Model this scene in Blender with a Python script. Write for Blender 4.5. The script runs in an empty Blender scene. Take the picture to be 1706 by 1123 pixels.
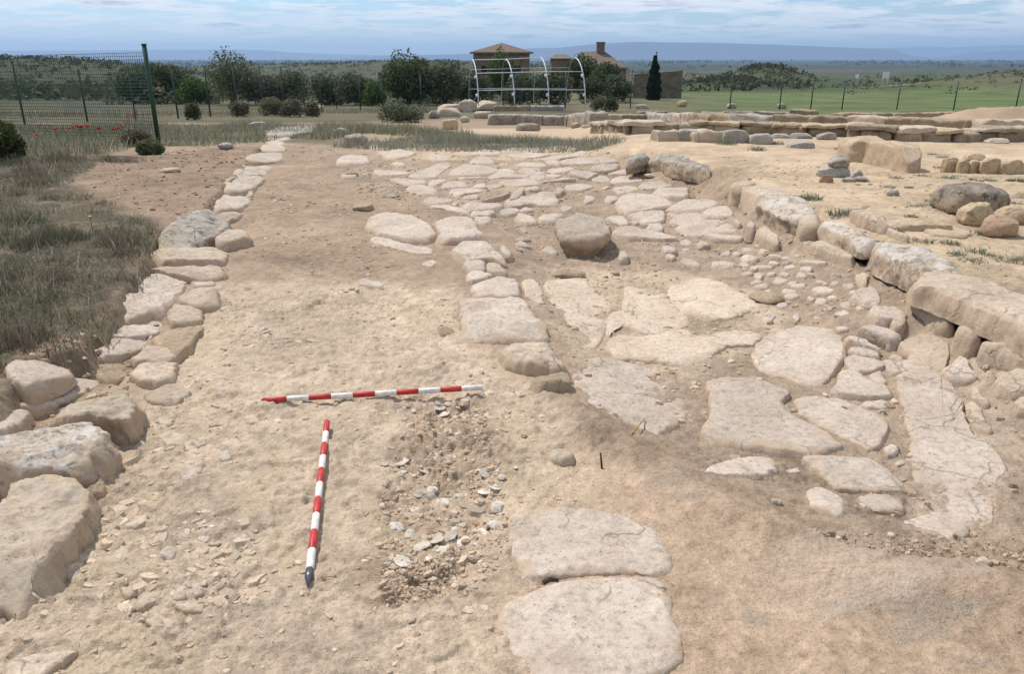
import bpy, math, random
import numpy as np
from mathutils import Vector
random.seed(7); RNG = np.random.default_rng(11)
SC = bpy.context.scene
COL = SC.collection
# ------------------------------------------------------------------ camera
F = 1300.0; CX, CY = 853.0, 561.5; HC = 1.48
PITCH = math.atan(470.0 / F); SP, CP = math.sin(PITCH), math.cos(PITCH)
cam_d = bpy.data.cameras.new('camera'); cam = bpy.data.objects.new('camera', cam_d); COL.objects.link(cam)
cam.location = (0, 0, HC); cam.rotation_euler = (math.pi / 2 - PITCH, 0, 0)
cam_d.sensor_width = 36; cam_d.lens = 36 * F / 1706; cam_d.clip_start = .05; cam_d.clip_end = 60000
SC.camera = cam

def at_z(px, py, z):
    a = (np.asarray(px, float) - CX) / F; b = (np.asarray(py, float) - CY) / F
    t = (HC - z) / (SP + b * CP)
    return a * t, t * (CP - b * SP)
def at_Y(px, py, Y):
    a = (px - CX) / F; b = (py - CY) / F; t = Y / (CP - b * SP)
    return a * t, Y, HC - t * (SP + b * CP)
VIEWS = dict(L1=(0, 230, 2.39), L2=(0, 600, 2.148), C1=(500, 220, 2.9556), R1=(800, 220, 2.956), R2=(1150, 220, 2.955),
    M3=(750, 500, 2.4956), R4=(1100, 500, 2.495), B6=(800, 800, 1.883), SH=(620, 660, 3.207), P=(0, 0, 1),
    F1=(540, 230, 5.331), F2=(820, 230, 5.331), F3=(1080, 270, 5.331), F4=(1140, 380, 5.331), F5=(1386, 480, 5.331),
    F6=(1386, 650, 5.331), F7=(1386, 800, 5.331), G2=(300, 60, 5.331), G3=(600, 60, 5.331), G4=(860, 60, 5.331),
    G5=(1120, 60, 5.331), G6=(1386, 60, 5.331), G7=(1386, 240, 5.331))
def px(view, s):
    ox, oy, k = VIEWS[view]
    v = np.array([float(t) for t in s.split()]).reshape(-1, 2) if isinstance(s, str) else np.array(s, float).reshape(-1, 2)
    return v / k + np.array([ox, oy])
# ------------------------------------------------------------------ noise
def _h(n):
    n = n.astype(np.uint32); n ^= n >> np.uint32(15); n *= np.uint32(0x2c1b3c6d); n ^= n >> np.uint32(12)
    n *= np.uint32(0x297a2d39); n ^= n >> np.uint32(15); return n.astype(np.float64) / 4294967295.0
def vn2(x, y, s=0):
    xi = np.floor(x); yi = np.floor(y); fx = x - xi; fy = y - yi
    fx = fx * fx * fx * (fx * (fx * 6 - 15) + 10); fy = fy * fy * fy * (fy * (fy * 6 - 15) + 10)
    xi = xi.astype(np.int64); yi = yi.astype(np.int64)
    def g(i, j): return _h(((xi + i) * 73856093 + (yi + j) * 19349663 + s * 83492791) & 0xffffffff)
    a = g(0, 0); b = g(1, 0); c = g(0, 1); d = g(1, 1)
    a = a + (b - a) * fx; c = c + (d - c) * fx
    return a + (c - a) * fy
def fbm2(x, y, o=4, s=0, g=.5):
    r = 0; A = 1; n = 0
    for i in range(o):
        r = r + A * (vn2(x, y, s + i * 17) * 2 - 1); n += A; A *= g
        x, y = 1.62 * x + 1.18 * y + 5.2, -1.18 * x + 1.62 * y + 1.7
    return r / n
def vn3(x, y, z, s=0):
    xi = np.floor(x); yi = np.floor(y); zi = np.floor(z); fx = x - xi; fy = y - yi; fz = z - zi
    fx = fx * fx * (3 - 2 * fx); fy = fy * fy * (3 - 2 * fy); fz = fz * fz * (3 - 2 * fz)
    xi = xi.astype(np.int64); yi = yi.astype(np.int64); zi = zi.astype(np.int64)
    def g(i, j, k): return _h(((xi + i) * 73856093 + (yi + j) * 19349663 + (zi + k) * 83492791 + s * 40503) & 0xffffffff)
    def p(k):
        a = g(0, 0, k); b = g(1, 0, k); c = g(0, 1, k); d = g(1, 1, k); a = a + (b - a) * fx; c = c + (d - c) * fx; return a + (c - a) * fy
    a = p(0); b = p(1); return a + (b - a) * fz
def fbm3(p, f, o=3, s=0, g=.5):
    r = 0; A = 1; n = 0; q = p * f
    for i in range(o):
        r = r + A * (vn3(q[:, 0], q[:, 1], q[:, 2], s + i * 13) * 2 - 1); n += A; A *= g; q = q * 2.03 + 3.7
    return r / n
def ss(a, b, x):
    t = np.clip((x - a) / (b - a), 0, 1); return t * t * (3 - 2 * t)
def sdist(P, x, y):
    """signed distance to a closed polygon, positive inside"""
    d = np.full(x.shape, 1e18); ins = np.zeros(x.shape, bool)
    n = len(P)
    for i in range(n):
        ax, ay = P[i]; bx, by = P[(i + 1) % n]
        ex, ey = bx - ax, by - ay; L = ex * ex + ey * ey + 1e-12
        t = np.clip(((x - ax) * ex + (y - ay) * ey) / L, 0, 1)
        d = np.minimum(d, (x - ax - t * ex) ** 2 + (y - ay - t * ey) ** 2)
        if ay != by:
            c = ((ay > y) != (by > y)) & (x < (bx - ax) * (y - ay) / (by - ay) + ax); ins ^= c
    d = np.sqrt(d); return np.where(ins, d, -d)
def zpoly(s, z, view='P'):
    p = px(view, s); X, Y = at_z(p[:, 0], p[:, 1], z); return np.stack([X, Y], 1)
# ------------------------------------------------------------------ mesh helpers
def mesh_np(name, V, Fq, mat=None, smooth=True, colors=None, attrs=None):
    """V (n,3); Fq list of int arrays (m,3) or (m,4)"""
    me = bpy.data.meshes.new(name); V = np.asarray(V, np.float32)
    me.vertices.add(len(V)); me.vertices.foreach_set('co', V.ravel())
    if not isinstance(Fq, list): Fq = [Fq]
    Fq = [np.asarray(f, np.int32) for f in Fq if len(f)]
    loops = np.concatenate([f.ravel() for f in Fq]); tot = np.concatenate([np.full(len(f), f.shape[1], np.int32) for f in Fq])
    st = np.concatenate([[0], np.cumsum(tot)[:-1]]).astype(np.int32)
    me.loops.add(len(loops)); me.loops.foreach_set('vertex_index', loops)
    me.polygons.add(len(tot)); me.polygons.foreach_set('loop_start', st); me.polygons.foreach_set('loop_total', tot)
    me.polygons.foreach_set('use_smooth', np.full(len(tot), smooth, bool))
    me.update(calc_edges=True)
    if colors is not None:
        a = me.color_attributes.new('Col', 'FLOAT_COLOR', 'POINT')
        c = np.ones((len(V), 4), np.float32); c[:, :3] = colors; a.data.foreach_set('color', c.ravel())
    for k, v in (attrs or {}).items():
        a = me.attributes.new(k, 'FLOAT', 'POINT'); a.data.foreach_set('value', np.asarray(v, np.float32))
    me.validate()
    if mat: me.materials.append(mat)
    return me
def link(name, me, parent=None, loc=None):
    o = bpy.data.objects.new(name, me); COL.objects.link(o)
    if parent: o.parent = parent
    if loc is not None: o.location = [float(v) for v in loc]
    return o
def tag(o, label, cat, group=None):
    o['label'] = label; o['category'] = cat; o['kind'] = 'thing'
    if group: o['group'] = group
    return o
def kind(o, k): o['kind'] = k; return o
def empty(name, loc, label, cat, group=None):
    return tag(link(name, None, None, loc), label, cat, group)
class MB:
    """collects pieces into one mesh"""
    def __init__(s): s.v = []; s.q = []; s.t = []; s.n = 0
    def add(s, V, quads=(), tris=()):
        V = np.asarray(V, float); s.v.append(V)
        if len(quads): s.q.append(np.asarray(quads) + s.n)
        if len(tris): s.t.append(np.asarray(tris) + s.n)
        s.n += len(V)
    def tube(s, pts, r, n=6, caps=True):
        pts = [Vector(p) for p in pts]; rr = r if hasattr(r, '__len__') else [r] * len(pts)
        V = []
        for i, p in enumerate(pts):
            d = (pts[min(i + 1, len(pts) - 1)] - pts[max(i - 1, 0)]).normalized()
            u = d.orthogonal().normalized() if i == 0 else (u - d * u.dot(d)).normalized()
            w = d.cross(u)
            for k in range(n):
                a = 2 * math.pi * k / n; V.append(p + (u * math.cos(a) + w * math.sin(a)) * rr[i])
        m = len(pts); Q = [(i * n + k, i * n + (k + 1) % n, (i + 1) * n + (k + 1) % n, (i + 1) * n + k) for i in range(m - 1) for k in range(n)]
        T = []
        if caps:
            V += [pts[0], pts[-1]]; a = m * n
            T = [(a, (k + 1) % n, k) for k in range(n)] + [(a + 1, (m - 1) * n + k, (m - 1) * n + (k + 1) % n) for k in range(n)]
        s.add([tuple(p) for p in V], Q, T)
    def box(s, c, d, rz=0):
        ca, sa = math.cos(rz), math.sin(rz); V = []
        for i in (-.5, .5):
            for j in (-.5, .5):
                for k in (-.5, .5):
                    x, y = i * d[0], j * d[1]; V.append((c[0] + ca * x - sa * y, c[1] + sa * x + ca * y, c[2] + k * d[2]))
        s.add(V, [(0, 1, 3, 2), (4, 6, 7, 5), (0, 4, 5, 1), (2, 3, 7, 6), (0, 2, 6, 4), (1, 5, 7, 3)])
    def mesh(s, name, mat, smooth=False, origin=None, colors=None):
        V = np.concatenate(s.v)
        if origin is not None: V = V - np.array(origin)
        return mesh_np(name, V, [np.concatenate(s.q) if s.q else np.zeros((0, 4), int), np.concatenate(s.t) if s.t else np.zeros((0, 3), int)], mat, smooth, colors)
# ------------------------------------------------------------------ materials
def nt(name):
    m = bpy.data.materials.new(name); m.use_nodes = True; t = m.node_tree; b = t.nodes['Principled BSDF']
    b.inputs['Specular IOR Level'].default_value = .2; b.inputs['Roughness'].default_value = .9
    return m, t, b
def N(t, typ, **kw):
    n = t.nodes.new(typ)
    for k, v in kw.items():
        if k in n.inputs: n.inputs[k].default_value = v
        else: setattr(n, k, v)
    return n
def ramp(t, src, stops):
    r = t.nodes.new('ShaderNodeValToRGB'); e = r.color_ramp.elements
    while len(e) < len(stops): e.new(.5)
    for i, (p, c) in enumerate(stops):
        e[i].position = p; e[i].color = (c, c, c, 1) if not hasattr(c, '__len__') else (*c, 1)
    t.links.new(src, r.inputs[0]); return r.outputs[0]
def mixc(t, fac, a, b, mode='MIX'):
    n = t.nodes.new('ShaderNodeMix'); n.data_type = 'RGBA'; n.blend_type = mode
    for s, v in ((0, fac), (6, a), (7, b)):
        if isinstance(v, bpy.types.NodeSocket): t.links.new(v, n.inputs[s])
        else: n.inputs[s].default_value = v if s == 0 else ((*v, 1) if len(v) == 3 else v)
    return n.outputs[2]
def mth(t, op, a, b=None):
    n = t.nodes.new('ShaderNodeMath'); n.operation = op
    for i, v in enumerate((a, b)):
        if v is None: continue
        if isinstance(v, bpy.types.NodeSocket): t.links.new(v, n.inputs[i])
        else: n.inputs[i].default_value = v
    return n.outputs[0]
def noise(t, vec, scale, detail=4, rough=.55):
    n = N(t, 'ShaderNodeTexNoise', Scale=scale, Detail=detail, Roughness=rough); t.links.new(vec, n.inputs['Vector']); return n.outputs['Fac']
def bump(t, b, h, strength, dist, prev=None):
    n = N(t, 'ShaderNodeBump', Strength=strength, Distance=dist); t.links.new(h, n.inputs['Height'])
    if prev: t.links.new(prev, n.inputs['Normal'])
    return n.outputs['Normal']
def stone_mat(name, c1, c2, lichen=0, crack=0, soil=.8, pit=.5, bstr=.5, var=.08, lc=((.50, .49, .46), (.045, .042, .038))):
    m, t, b = nt(name)
    tc = N(t, 'ShaderNodeTexCoord'); oi = N(t, 'ShaderNodeObjectInfo')
    ad = N(t, 'ShaderNodeVectorMath', operation='MULTIPLY_ADD'); t.links.new(tc.outputs['Object'], ad.inputs[0]); ad.inputs[1].default_value = (1, 1, 1)
    cb = N(t, 'ShaderNodeCombineXYZ'); r = mth(t, 'MULTIPLY', oi.outputs['Random'], 37.0)
    t.links.new(r, cb.inputs[0]); t.links.new(r, cb.inputs[2]); t.links.new(cb.outputs[0], ad.inputs[2]); v = ad.outputs[0]
    n1 = noise(t, v, 4.5, 6, .6); n2 = noise(t, v, 38, 6, .65); n3 = noise(t, v, 170, 3, .6)
    c = mixc(t, ramp(t, n1, [(.3, 0), (.68, 1)]), c1, c2)
    # per-stone tone
    tone = mth(t, 'ADD', mth(t, 'MULTIPLY', oi.outputs['Random'], var * 2), 1 - var)
    tn = N(t, 'ShaderNodeCombineColor'); [t.links.new(tone, tn.inputs[i]) for i in range(3)]
    c = mixc(t, 1.0, c, tn.outputs[0], 'MULTIPLY')
    c = mixc(t, .85, c, ramp(t, n2, [(.28, .5), (.48, .96), (.75, 1.18)]), 'MULTIPLY')
    c = mixc(t, .6, c, ramp(t, n3, [(.3, .62), (.55, 1.0), (.8, 1.14)]), 'MULTIPLY')
    # small weathering pits
    vo = N(t, 'ShaderNodeTexVoronoi', Scale=55.0); t.links.new(v, vo.inputs['Vector'])
    pm = mth(t, 'MULTIPLY', ramp(t, vo.outputs['Distance'], [(.10, 1), (.26, 0)]), ramp(t, noise(t, v, 9, 3), [(.50, 0), (.62, 1)]))
    c = mixc(t, mth(t, 'MULTIPLY', pm, pit), c, tuple(k * .34 for k in c1))
    # soil stains
    c = mixc(t, mth(t, 'MULTIPLY', ramp(t, noise(t, v, 2.6, 7, .7), [(.52, 0), (.74, 1)]), .5), c, (.29, .205, .135))
    # fine cracks, broken up by noise
    wv = N(t, 'ShaderNodeVectorMath', operation='MULTIPLY_ADD'); nz_ = N(t, 'ShaderNodeTexNoise', Scale=9.0, Detail=4.0); t.links.new(v, nz_.inputs['Vector']); t.links.new(nz_.outputs['Color'], wv.inputs[0]); wv.inputs[1].default_value = (.16, .16, .16); t.links.new(v, wv.inputs[2])
    vc = N(t, 'ShaderNodeTexVoronoi', Scale=3.1, feature='DISTANCE_TO_EDGE'); t.links.new(wv.outputs[0], vc.inputs['Vector'])
    ck = mth(t, 'MULTIPLY', ramp(t, vc.outputs['Distance'], [(.0, 1), (.022, 0)]), ramp(t, noise(t, v, 3.3, 3), [(.50, 0), (.60, 1)] if not crack else [(.30, 0), (.42, 1)]))
    c = mixc(t, mth(t, 'MULTIPLY', ck, .6), c, tuple(k * .4 for k in c1))
    # soil packed along the rim of bedded stones
    ra = N(t, 'ShaderNodeAttribute', attribute_name='rim'); rm = mth(t, 'ADD', ra.outputs['Fac'], mth(t, 'MULTIPLY', mth(t, 'SUBTRACT', noise(t, v, 13, 6, .7), .5), 1.1))
    c = mixc(t, mth(t, 'MULTIPLY', ramp(t, rm, [(.86, 0), (1.08, 1)]), soil), c, mixc(t, n2, (.36, .265, .18), (.48, .36, .245)))
    if lichen:
        ge = N(t, 'ShaderNodeNewGeometry'); sx = N(t, 'ShaderNodeSeparateXYZ'); t.links.new(ge.outputs['Normal'], sx.inputs[0])
        up = ramp(t, sx.outputs[2], [(.25, 0), (.7, 1)])
        l1 = mth(t, 'MULTIPLY', mth(t, 'MULTIPLY', ramp(t, noise(t, v, 7, 8, .72), [(.47, 0), (.54, 1)]), up), lichen)
        l2 = mth(t, 'MULTIPLY', ramp(t, noise(t, v, 12, 8, .75), [(.53, 0), (.58, 1)]), lichen)
        c = mixc(t, l1, c, lc[0]); c = mixc(t, l2, c, lc[1])
    t.links.new(c, b.inputs['Base Color'])
    nb = bump(t, b, n2, bstr, .012); nb = bump(t, b, n3, bstr * .8, .004, nb)
    pit_h = mth(t, 'SUBTRACT', mth(t, 'MULTIPLY', pm, -1.0), ck); nb = bump(t, b, pit_h, .6, .006, nb)
    t.links.new(nb, b.inputs['Normal']); return m
def plain(name, c, rough=.6, spec=.3, metal=0, nz=.0, sc=20):
    m, t, b = nt(name); b.inputs['Roughness'].default_value = rough; b.inputs['Specular IOR Level'].default_value = spec; b.inputs['Metallic'].default_value = metal
    tc = N(t, 'ShaderNodeTexCoord'); n = noise(t, tc.outputs['Object'], sc, 5, .65)
    o = mixc(t, 1.0, c, ramp(t, n, [(.3, 1 - nz), (.7, 1 + nz * .5)]), 'MULTIPLY'); t.links.new(o, b.inputs['Base Color']); return m
def attr_mat(name, rough=.85, transl=0, fine=None):
    m, t, b = nt(name); b.inputs['Roughness'].default_value = rough; b.inputs['Specular IOR Level'].default_value = .15
    a = N(t, 'ShaderNodeAttribute', attribute_name='Col'); t.links.new(a.outputs['Color'], b.inputs['Base Color'])
    if transl:
        tr = N(t, 'ShaderNodeBsdfTranslucent'); t.links.new(a.outputs['Color'], tr.inputs['Color'])
        mx = N(t, 'ShaderNodeMixShader'); mx.inputs[0].default_value = transl
        t.links.new(b.outputs[0], mx.inputs[1]); t.links.new(tr.outputs[0], mx.inputs[2]); t.links.new(mx.outputs[0], t.nodes['Material Output'].inputs['Surface'])
    return m
M = {}
M['pale'] = stone_mat('pale_limestone', (.43, .352, .278), (.555, .468, .38))
M['bed'] = stone_mat('yellow_bedrock', (.50, .395, .29), (.63, .52, .40), pit=.35, var=.06, soil=.5)
M['brown'] = stone_mat('brownish_block_stone', (.35, .275, .195), (.48, .39, .285), lichen=.2, lc=((.44, .42, .37), (.16, .14, .115)))
M['rut'] = stone_mat('rutted_limestone', (.42, .342, .27), (.54, .455, .37), crack=1., soil=.6)
M['kerb'] = stone_mat('weathered_kerb_stone', (.40, .315, .23), (.54, .445, .34), pit=.4)
M['lich'] = stone_mat('lichen_stone', (.40, .32, .24), (.54, .45, .345), lichen=.62, lc=((.54, .52, .48), (.11, .10, .085)))
M['dark'] = stone_mat('dark_lichen_stone', (.28, .235, .18), (.42, .36, .28), lichen=.55, lc=((.38, .37, .34), (.07, .065, .055)))
M['tan'] = stone_mat('tan_sandstone', (.40, .29, .175), (.52, .40, .255), lichen=.15)
M['red'] = stone_mat('reddish_sandstone', (.33, .215, .14), (.43, .30, .205))
M['capped'] = stone_mat('lichen_capped_stone', (.30, .235, .165), (.41, .325, .235), lichen=.85, lc=((.17, .155, .135), (.06, .055, .05)))
M['tan2'] = stone_mat('dusty_grey_stone', (.33, .27, .205), (.48, .395, .305), lichen=.25, lc=((.40, .37, .32), (.13, .11, .09)))
M['grey'] = stone_mat('grey_limestone', (.30, .275, .235), (.42, .385, .33), lichen=.25)
M['soily'] = stone_mat('soil_caked_stone', (.29, .215, .14), (.40, .31, .21))
M['shell'] = stone_mat('oyster_shell', (.46, .40, .325), (.66, .60, .52), pit=.3, var=.24)
M['leaf'] = attr_mat('leaves', .7, .36)
M['grass'] = attr_mat('grass_blades', .85, .2)
M['bark'] = plain('bark', (.12, .09, .065), .95, .1, 0, .4, 8)
M['green_metal'] = plain('green_painted_steel', (.012, .045, .03), .5, .4, 0, .2)
M['wire'] = plain('green_wire', (.015, .05, .04), .6, .3)
M['red_paint'] = plain('red_paint', (.50, .035, .03), .5, .35, 0, .5, 45)
M['white_paint'] = plain('white_paint', (.72, .70, .65), .5, .35, 0, .32, 45)
M['steel'] = plain('worn_steel', (.12, .12, .125), .4, .5, .7, .3)
M['galv'] = plain('galvanised_tube', (.55, .57, .60), .5, .4, .0, .25)
M['clamp'] = plain('white_plastic', (.75, .75, .74), .5, .3)
HAZE, SKY, EXPO, CLOUD_OFF = 1.2e-4, .11, 0.06, (3.0, 1.0, 0)
# ------------------------------------------------------------------ terrain
BY = np.array([-10, 13, 18, 24, 30, 38, 46, 60, 80, 150, 300, 600, 1200, 2500, 4500, 8000, 30000.])
BZ = np.array([0, 0, -.18, -.5, -.78, -1.08, -1.4, -1.9, -2.4, -4.5, -8, -13, -19, -24, -29, -40, -130.])
HILLS = [  # X, Y, sx, sy, height
    (78, 112, 18, 30, 3.1), (125, 150, 30, 40, 4.2),            # grassy rise at the east
    (66, 215, 11, 20, 4.6), (44, 170, 10, 12, 1.5),             # scrubby hillock in the field
    (-150, 260, 52, 45, 7.0), (-240, 330, 80, 60, 7.4),         # dark scrub hill at the west
    (-60, 520, 120, 60, 9.5), (-170, 700, 160, 90, 8.5), (-20, 900, 120, 90, 5.5),
]
STREET = zpoly('800 345 832 385 872 445 905 520 945 600 968 690 1062 748 1160 795 1300 850 1480 905 1706 965 2300 1060 2600 760 1706 640 1500 505 1380 435 1250 355 1160 305 1050 268 900 330', -.1)
PLAZA = np.concatenate([zpoly('1040 270 1046 281 1098 293 1152 300 1166 330 1218 343', 0), zpoly('1222 305 1250 318 1269 332 1309 346 1340 362 1371 372 1421 394 1459 406 1509 434 1533 464 1590 474 1651 498 1705 522 1779 553 2100 690 2500 900 6000 700 6000 200 6000 170 600 172 640 235 900 236', .27)])
BANK = zpoly('440 228 405 290 350 350 300 385 270 400 245 470 190 530 160 590 60 605 10 700 -60 740 -500 900 -3000 900 -4000 300 -300 232', .15)
LIP = zpoly('860 640 945 668 1000 692 1062 740 1150 800 1300 862 1480 915 1706 970 2300 1080 2300 1160 1400 1010 1100 820 930 720', -.02)
PITSH = zpoly('700 670 790 665 830 740 845 850 850 930 790 985 690 1005 640 1000 625 900 640 780', 0)
SPOIL = zpoly('640 925 720 920 770 905 760 950 700 1000 640 1005 630 960', 0)
def base_z(x, y):
    z = np.interp(y, BY, BZ)
    for X, Y, sx, sy, h in HILLS: z = z + h * np.exp(-((x - X) / sx) ** 2 - ((y - Y) / sy) ** 2)
    return z
def warp(x, y, a, f, s): return x + a * fbm2(x * f, y * f, 3, s), y + a * fbm2(x * f + 31, y * f + 7, 3, s + 5)
def plaza_mask(sd, x, y):
    t = ss(8.0, 8.8, y); return ss(.09, .20, sd) * (1 - t) + ss(-.05, .42 + .12 * fbm2(x * 5, y * 5, 2, 31), sd) * t
def near_z(x, y, d, plaza=True):
    wx, wy = warp(x, y, .05, 3.0, 3) if d else (x, y)
    z = np.zeros(x.shape)
    z = z - .10 * ss(-.14, .26, sdist(STREET, wx, wy))
    ramp_p = ss(.8, 2.3, x - .03 * (y - 9))
    if plaza: z = z + (.26 - .07 * ss(8.2, 9.6, y)) * plaza_mask(sdist(PLAZA, wx, wy), x, y) * ramp_p * (1 - ss(19, 34, y))
    fade = 1 - ss(7, 13, y)
    z = z + (.05 + .10 * fade) * ss(-.03, .10, sdist(BANK, wx, wy)) * (1 - ss(20, 30, y))
    z = z - .03 * ss(-.02, .12, sdist(PITSH, wx, wy)) + .022 * ss(-.02, .08, sdist(SPOIL, wx, wy))
    z = z + .18 * ss(-.55, -.02, sdist(PLAZA, wx, wy)) * (1 - ss(.02, .1, sdist(PLAZA, wx, wy))) * (1 - ss(8, 9, y))
    # cut at the south edge of the kerb and a hump of earth along the lip
    z = z + .05 * ss(-.04, .14, sdist(LIP, wx, wy))
    z = z + .018 * fbm2(x * .9, y * .9, 3, 61)
    return z
def terrain(x, y, d=False, plaza=True):
    x = np.atleast_1d(np.asarray(x, float)); y = np.atleast_1d(np.asarray(y, float))
    z = base_z(x, y); n = y < 40
    if n.any(): z = z.copy(); z[n] += near_z(x[n], y[n], d, plaza) * (1 - ss(34, 40, y[n]))
    return z
def tz(x, y): return float(terrain(x, y)[0])
def ground_px(pX, pY, plaza=True):
    z = np.zeros(np.shape(pX))
    for i in range(14):
        X, Y = at_z(pX, pY, z); Y = np.clip(Y, .5, 3000); z = .4 * z + .6 * terrain(X, Y, False, plaza)
    X, Y = at_z(pX, pY, z); return X, Y, z
# ---- zones of real colour (linear albedo)
C_PALE = np.array([.475, .372, .268]); C_BROWN = np.array([.285, .208, .143]); C_FG = np.array([.435, .312, .212]); C_SAND = np.array([.45, .34, .225])
C_STREET = np.array([.315, .238, .17]); C_DARK = np.array([.20, .145, .098]); C_TURF = np.array([.098, .082, .054]); C_DIRT = np.array([.245, .172, .118])
ZN = [
    (zpoly('330 480 560 470 760 480 800 560 880 640 960 720 1020 800 900 1000 860 1400 -300 1400 -300 1000 150 800 230 660 330 560', 0), .25, C_PALE, 1),
    (zpoly('1062 760 1300 862 1706 975 2600 1100 2600 1500 860 1500 870 1100 900 900 960 760', 0), .30, C_FG, 1),
    (STREET, .10, C_STREET, .95),
    (zpoly('820 340 900 330 1050 262 1000 250 900 246 620 246 560 280 600 300 690 330', 0), .25, C_STREET * 1.08, .9),
    (zpoly('965 690 1062 748 1160 800 1330 870 1480 915 1706 960 1706 990 1400 935 1200 860 1050 790 960 720', -.03), .10, C_BROWN, .75),
    (PITSH, .12, C_DARK * 2.0, .7), (SPOIL, .08, C_DARK * 1.6, .8),
    (zpoly('1330 930 1480 900 1706 905 1900 950 1900 985 1706 972 1480 965 1360 950', -.05), .08, C_DARK * 1.15, .7),
    (zpoly('870 455 1120 460 1290 500 1290 580 1150 640 960 640 900 560', -.13),   .07, np.array([.44, .345, .24]), .85),
    (zpoly('1490 640 1560 560 1640 590 1700 690 1690 800 1640 890 1560 900 1500 880 1540 800 1510 720', -.06), .05, np.array([.40, .315, .235]), .8),
    (PLAZA, .05, C_SAND, 1),
    (zpoly('1050 262 1160 290 1240 300 1230 360 1160 330 1080 300', .05), .10, C_BROWN * .95, .7),
    (zpoly('1500 500 1560 520 1706 600 1900 680 1900 760 1706 640 1560 560', -.05), .08, C_STREET * .95, .7),
    (zpoly('1430 420 1560 440 1706 440 2200 520 2400 800 1706 540 1540 460', .27), .25, C_SAND * .82, .8),
    (zpoly('440 232 405 290 350 345 300 375 160 330 120 290 170 262 300 240', .15), .25, C_DIRT, 1),
    (zpoly('250 250 160 262 110 300 180 335 280 385 255 450 195 525 165 590 60 600 0 690 -100 720 -500 900 -3000 900 -4000 300 -300 232', .15), .16, C_TURF, 1),
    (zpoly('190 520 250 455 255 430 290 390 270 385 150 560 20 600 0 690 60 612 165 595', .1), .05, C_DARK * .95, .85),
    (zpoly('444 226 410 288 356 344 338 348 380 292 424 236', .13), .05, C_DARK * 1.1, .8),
    (zpoly('-4000 300 -200 278 110 272 180 258 225 247 440 227 560 236 800 246 1010 248 1040 236 760 205 680 182 500 174 -4000 174', .02), .3, C_TURF * 1.5, .95),
    (zpoly('560 205 690 190 760 196 800 215 700 222 600 225', .05), .5, C_SAND * .85, .7),
    (zpoly('-6000 210 500 192 640 188 700 178 660 160 -6000 150', -.4), 1.0, C_TURF * 1.15, .95),
]
def patchwork(x, y):
    """fields, fallow and scrub beyond the fence"""
    q = np.log(np.maximum(y, 20) / 20)
    wx, wy = x + 30 * fbm2(x / 160, y / 160, 3, 91), y + 40 * fbm2(x / 200, y / 200, 3, 92)
    cell = _h((np.floor(wx / 130 + .4 * np.floor(wy / 210)).astype(np.int64) * 7919 + np.floor(wy / 210).astype(np.int64) * 104729) & 0xffffffff)
    pal = np.array([[.065, .09, .035], [.095, .088, .05], [.08, .092, .044], [.15, .115, .075], [.055, .065, .033], [.075, .105, .04], [.11, .105, .06]])
    c = pal[(cell * 6.999).astype(int)]
    lf = (1 - ss(-.05, .12, x / np.maximum(y, 1)))[:, None]; c = c * (1 - .45 * lf) + np.array([.075, .07, .042]) * .45 * lf
    m = (.82 + .3 * fbm2(x / 9, y / 14, 4, 95))[:, None]
    far = ss(700, 1800, y)[:, None]; c = c * (1 - far) + np.array([.042, .055, .032]) * far
    c = c * np.clip(m, .5, 1.25)
    dots = ss(.18, .34, fbm2(x / 7 , y / 16, 4, 96))[:, None] * ss(60, 130, y)[:, None]; c = c * (1 - dots * .8) + np.array([.035, .05, .022]) * dots * .8
    return c
def near_albedo(x, y):
    wx, wy = warp(x, y, .10, 2.2, 21); wx, wy = warp(wx, wy, .035, 11, 24)
    c = np.tile(C_BROWN * 1.06, (len(x), 1))
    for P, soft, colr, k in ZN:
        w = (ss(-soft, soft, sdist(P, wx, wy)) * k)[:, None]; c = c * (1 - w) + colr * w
    return c
def albedo(x, y):
    c = np.tile(C_TURF, (len(x), 1)); n = y < 45
    c[n] = near_albedo(x[n], y[n]); f = ss(26, 33, y + 2.0 * fbm2(x / 6, y / 6, 2, 8))[:, None]
    g = np.array([.098, .135, .047]); o = np.where(((x < .02 * y) & (y > 44))[:, None], np.array([.07, .07, .04]), np.array([.115, .105, .062]))
    fld = (ss(5, 15, x - .16 * (y - 40) + 3 * fbm2(x / 9, y / 9, 3, 81)) * (1 - ss(120, 150, y)) * (1 - .75 * ss(40, 54, x - .10 * y + 4 * fbm2(x / 14, y / 14, 3, 83))))[:, None]
    fc = o * (1 - fld) + g * fld; fc = fc * (1 + .4 * fbm2(x / 2.2, y / 4.5, 4, 84))[:, None]; dry = (ss(.05, .4, fbm2(x / 5, y / 2.2, 4, 89)) * .5)[:, None]; fc = fc * (1 - dry) + np.array([.16, .145, .075]) * dry
    # pale bare patch by the board
    bp = ss(-1.2, 1.2, 4.6 - np.hypot((x - 63), (y - 138) * .36))[:, None]; fc = fc * (1 - bp) + np.array([.34, .26, .17]) * bp
    w = ss(95, 135, y + 14 * fbm2(x / 25, y / 25, 2, 85))[:, None]; w = w * (1 - bp)
    for X, Y, sx, sy, h in HILLS:
        k = (ss(.25, .55, np.exp(-((x - X) / sx) ** 2 - ((y - Y) / sy) ** 2) + .12 * fbm2(x / 6, y / 6, 3, 87)))[:, None]
        hc = np.array([.10, .10, .055]) if X > 70 and Y < 200 else np.array([.065, .08, .036])
        k = k * .85
        fc = fc * (1 - k) + hc * (1 + .35 * fbm2(x / 2.5, y / 4, 3, 88))[:, None] * k
        w = w * (1 - k)
    fc = fc * (1 - w) + patchwork(x, y) * w
    return c * (1 - f) + fc * f
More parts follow.
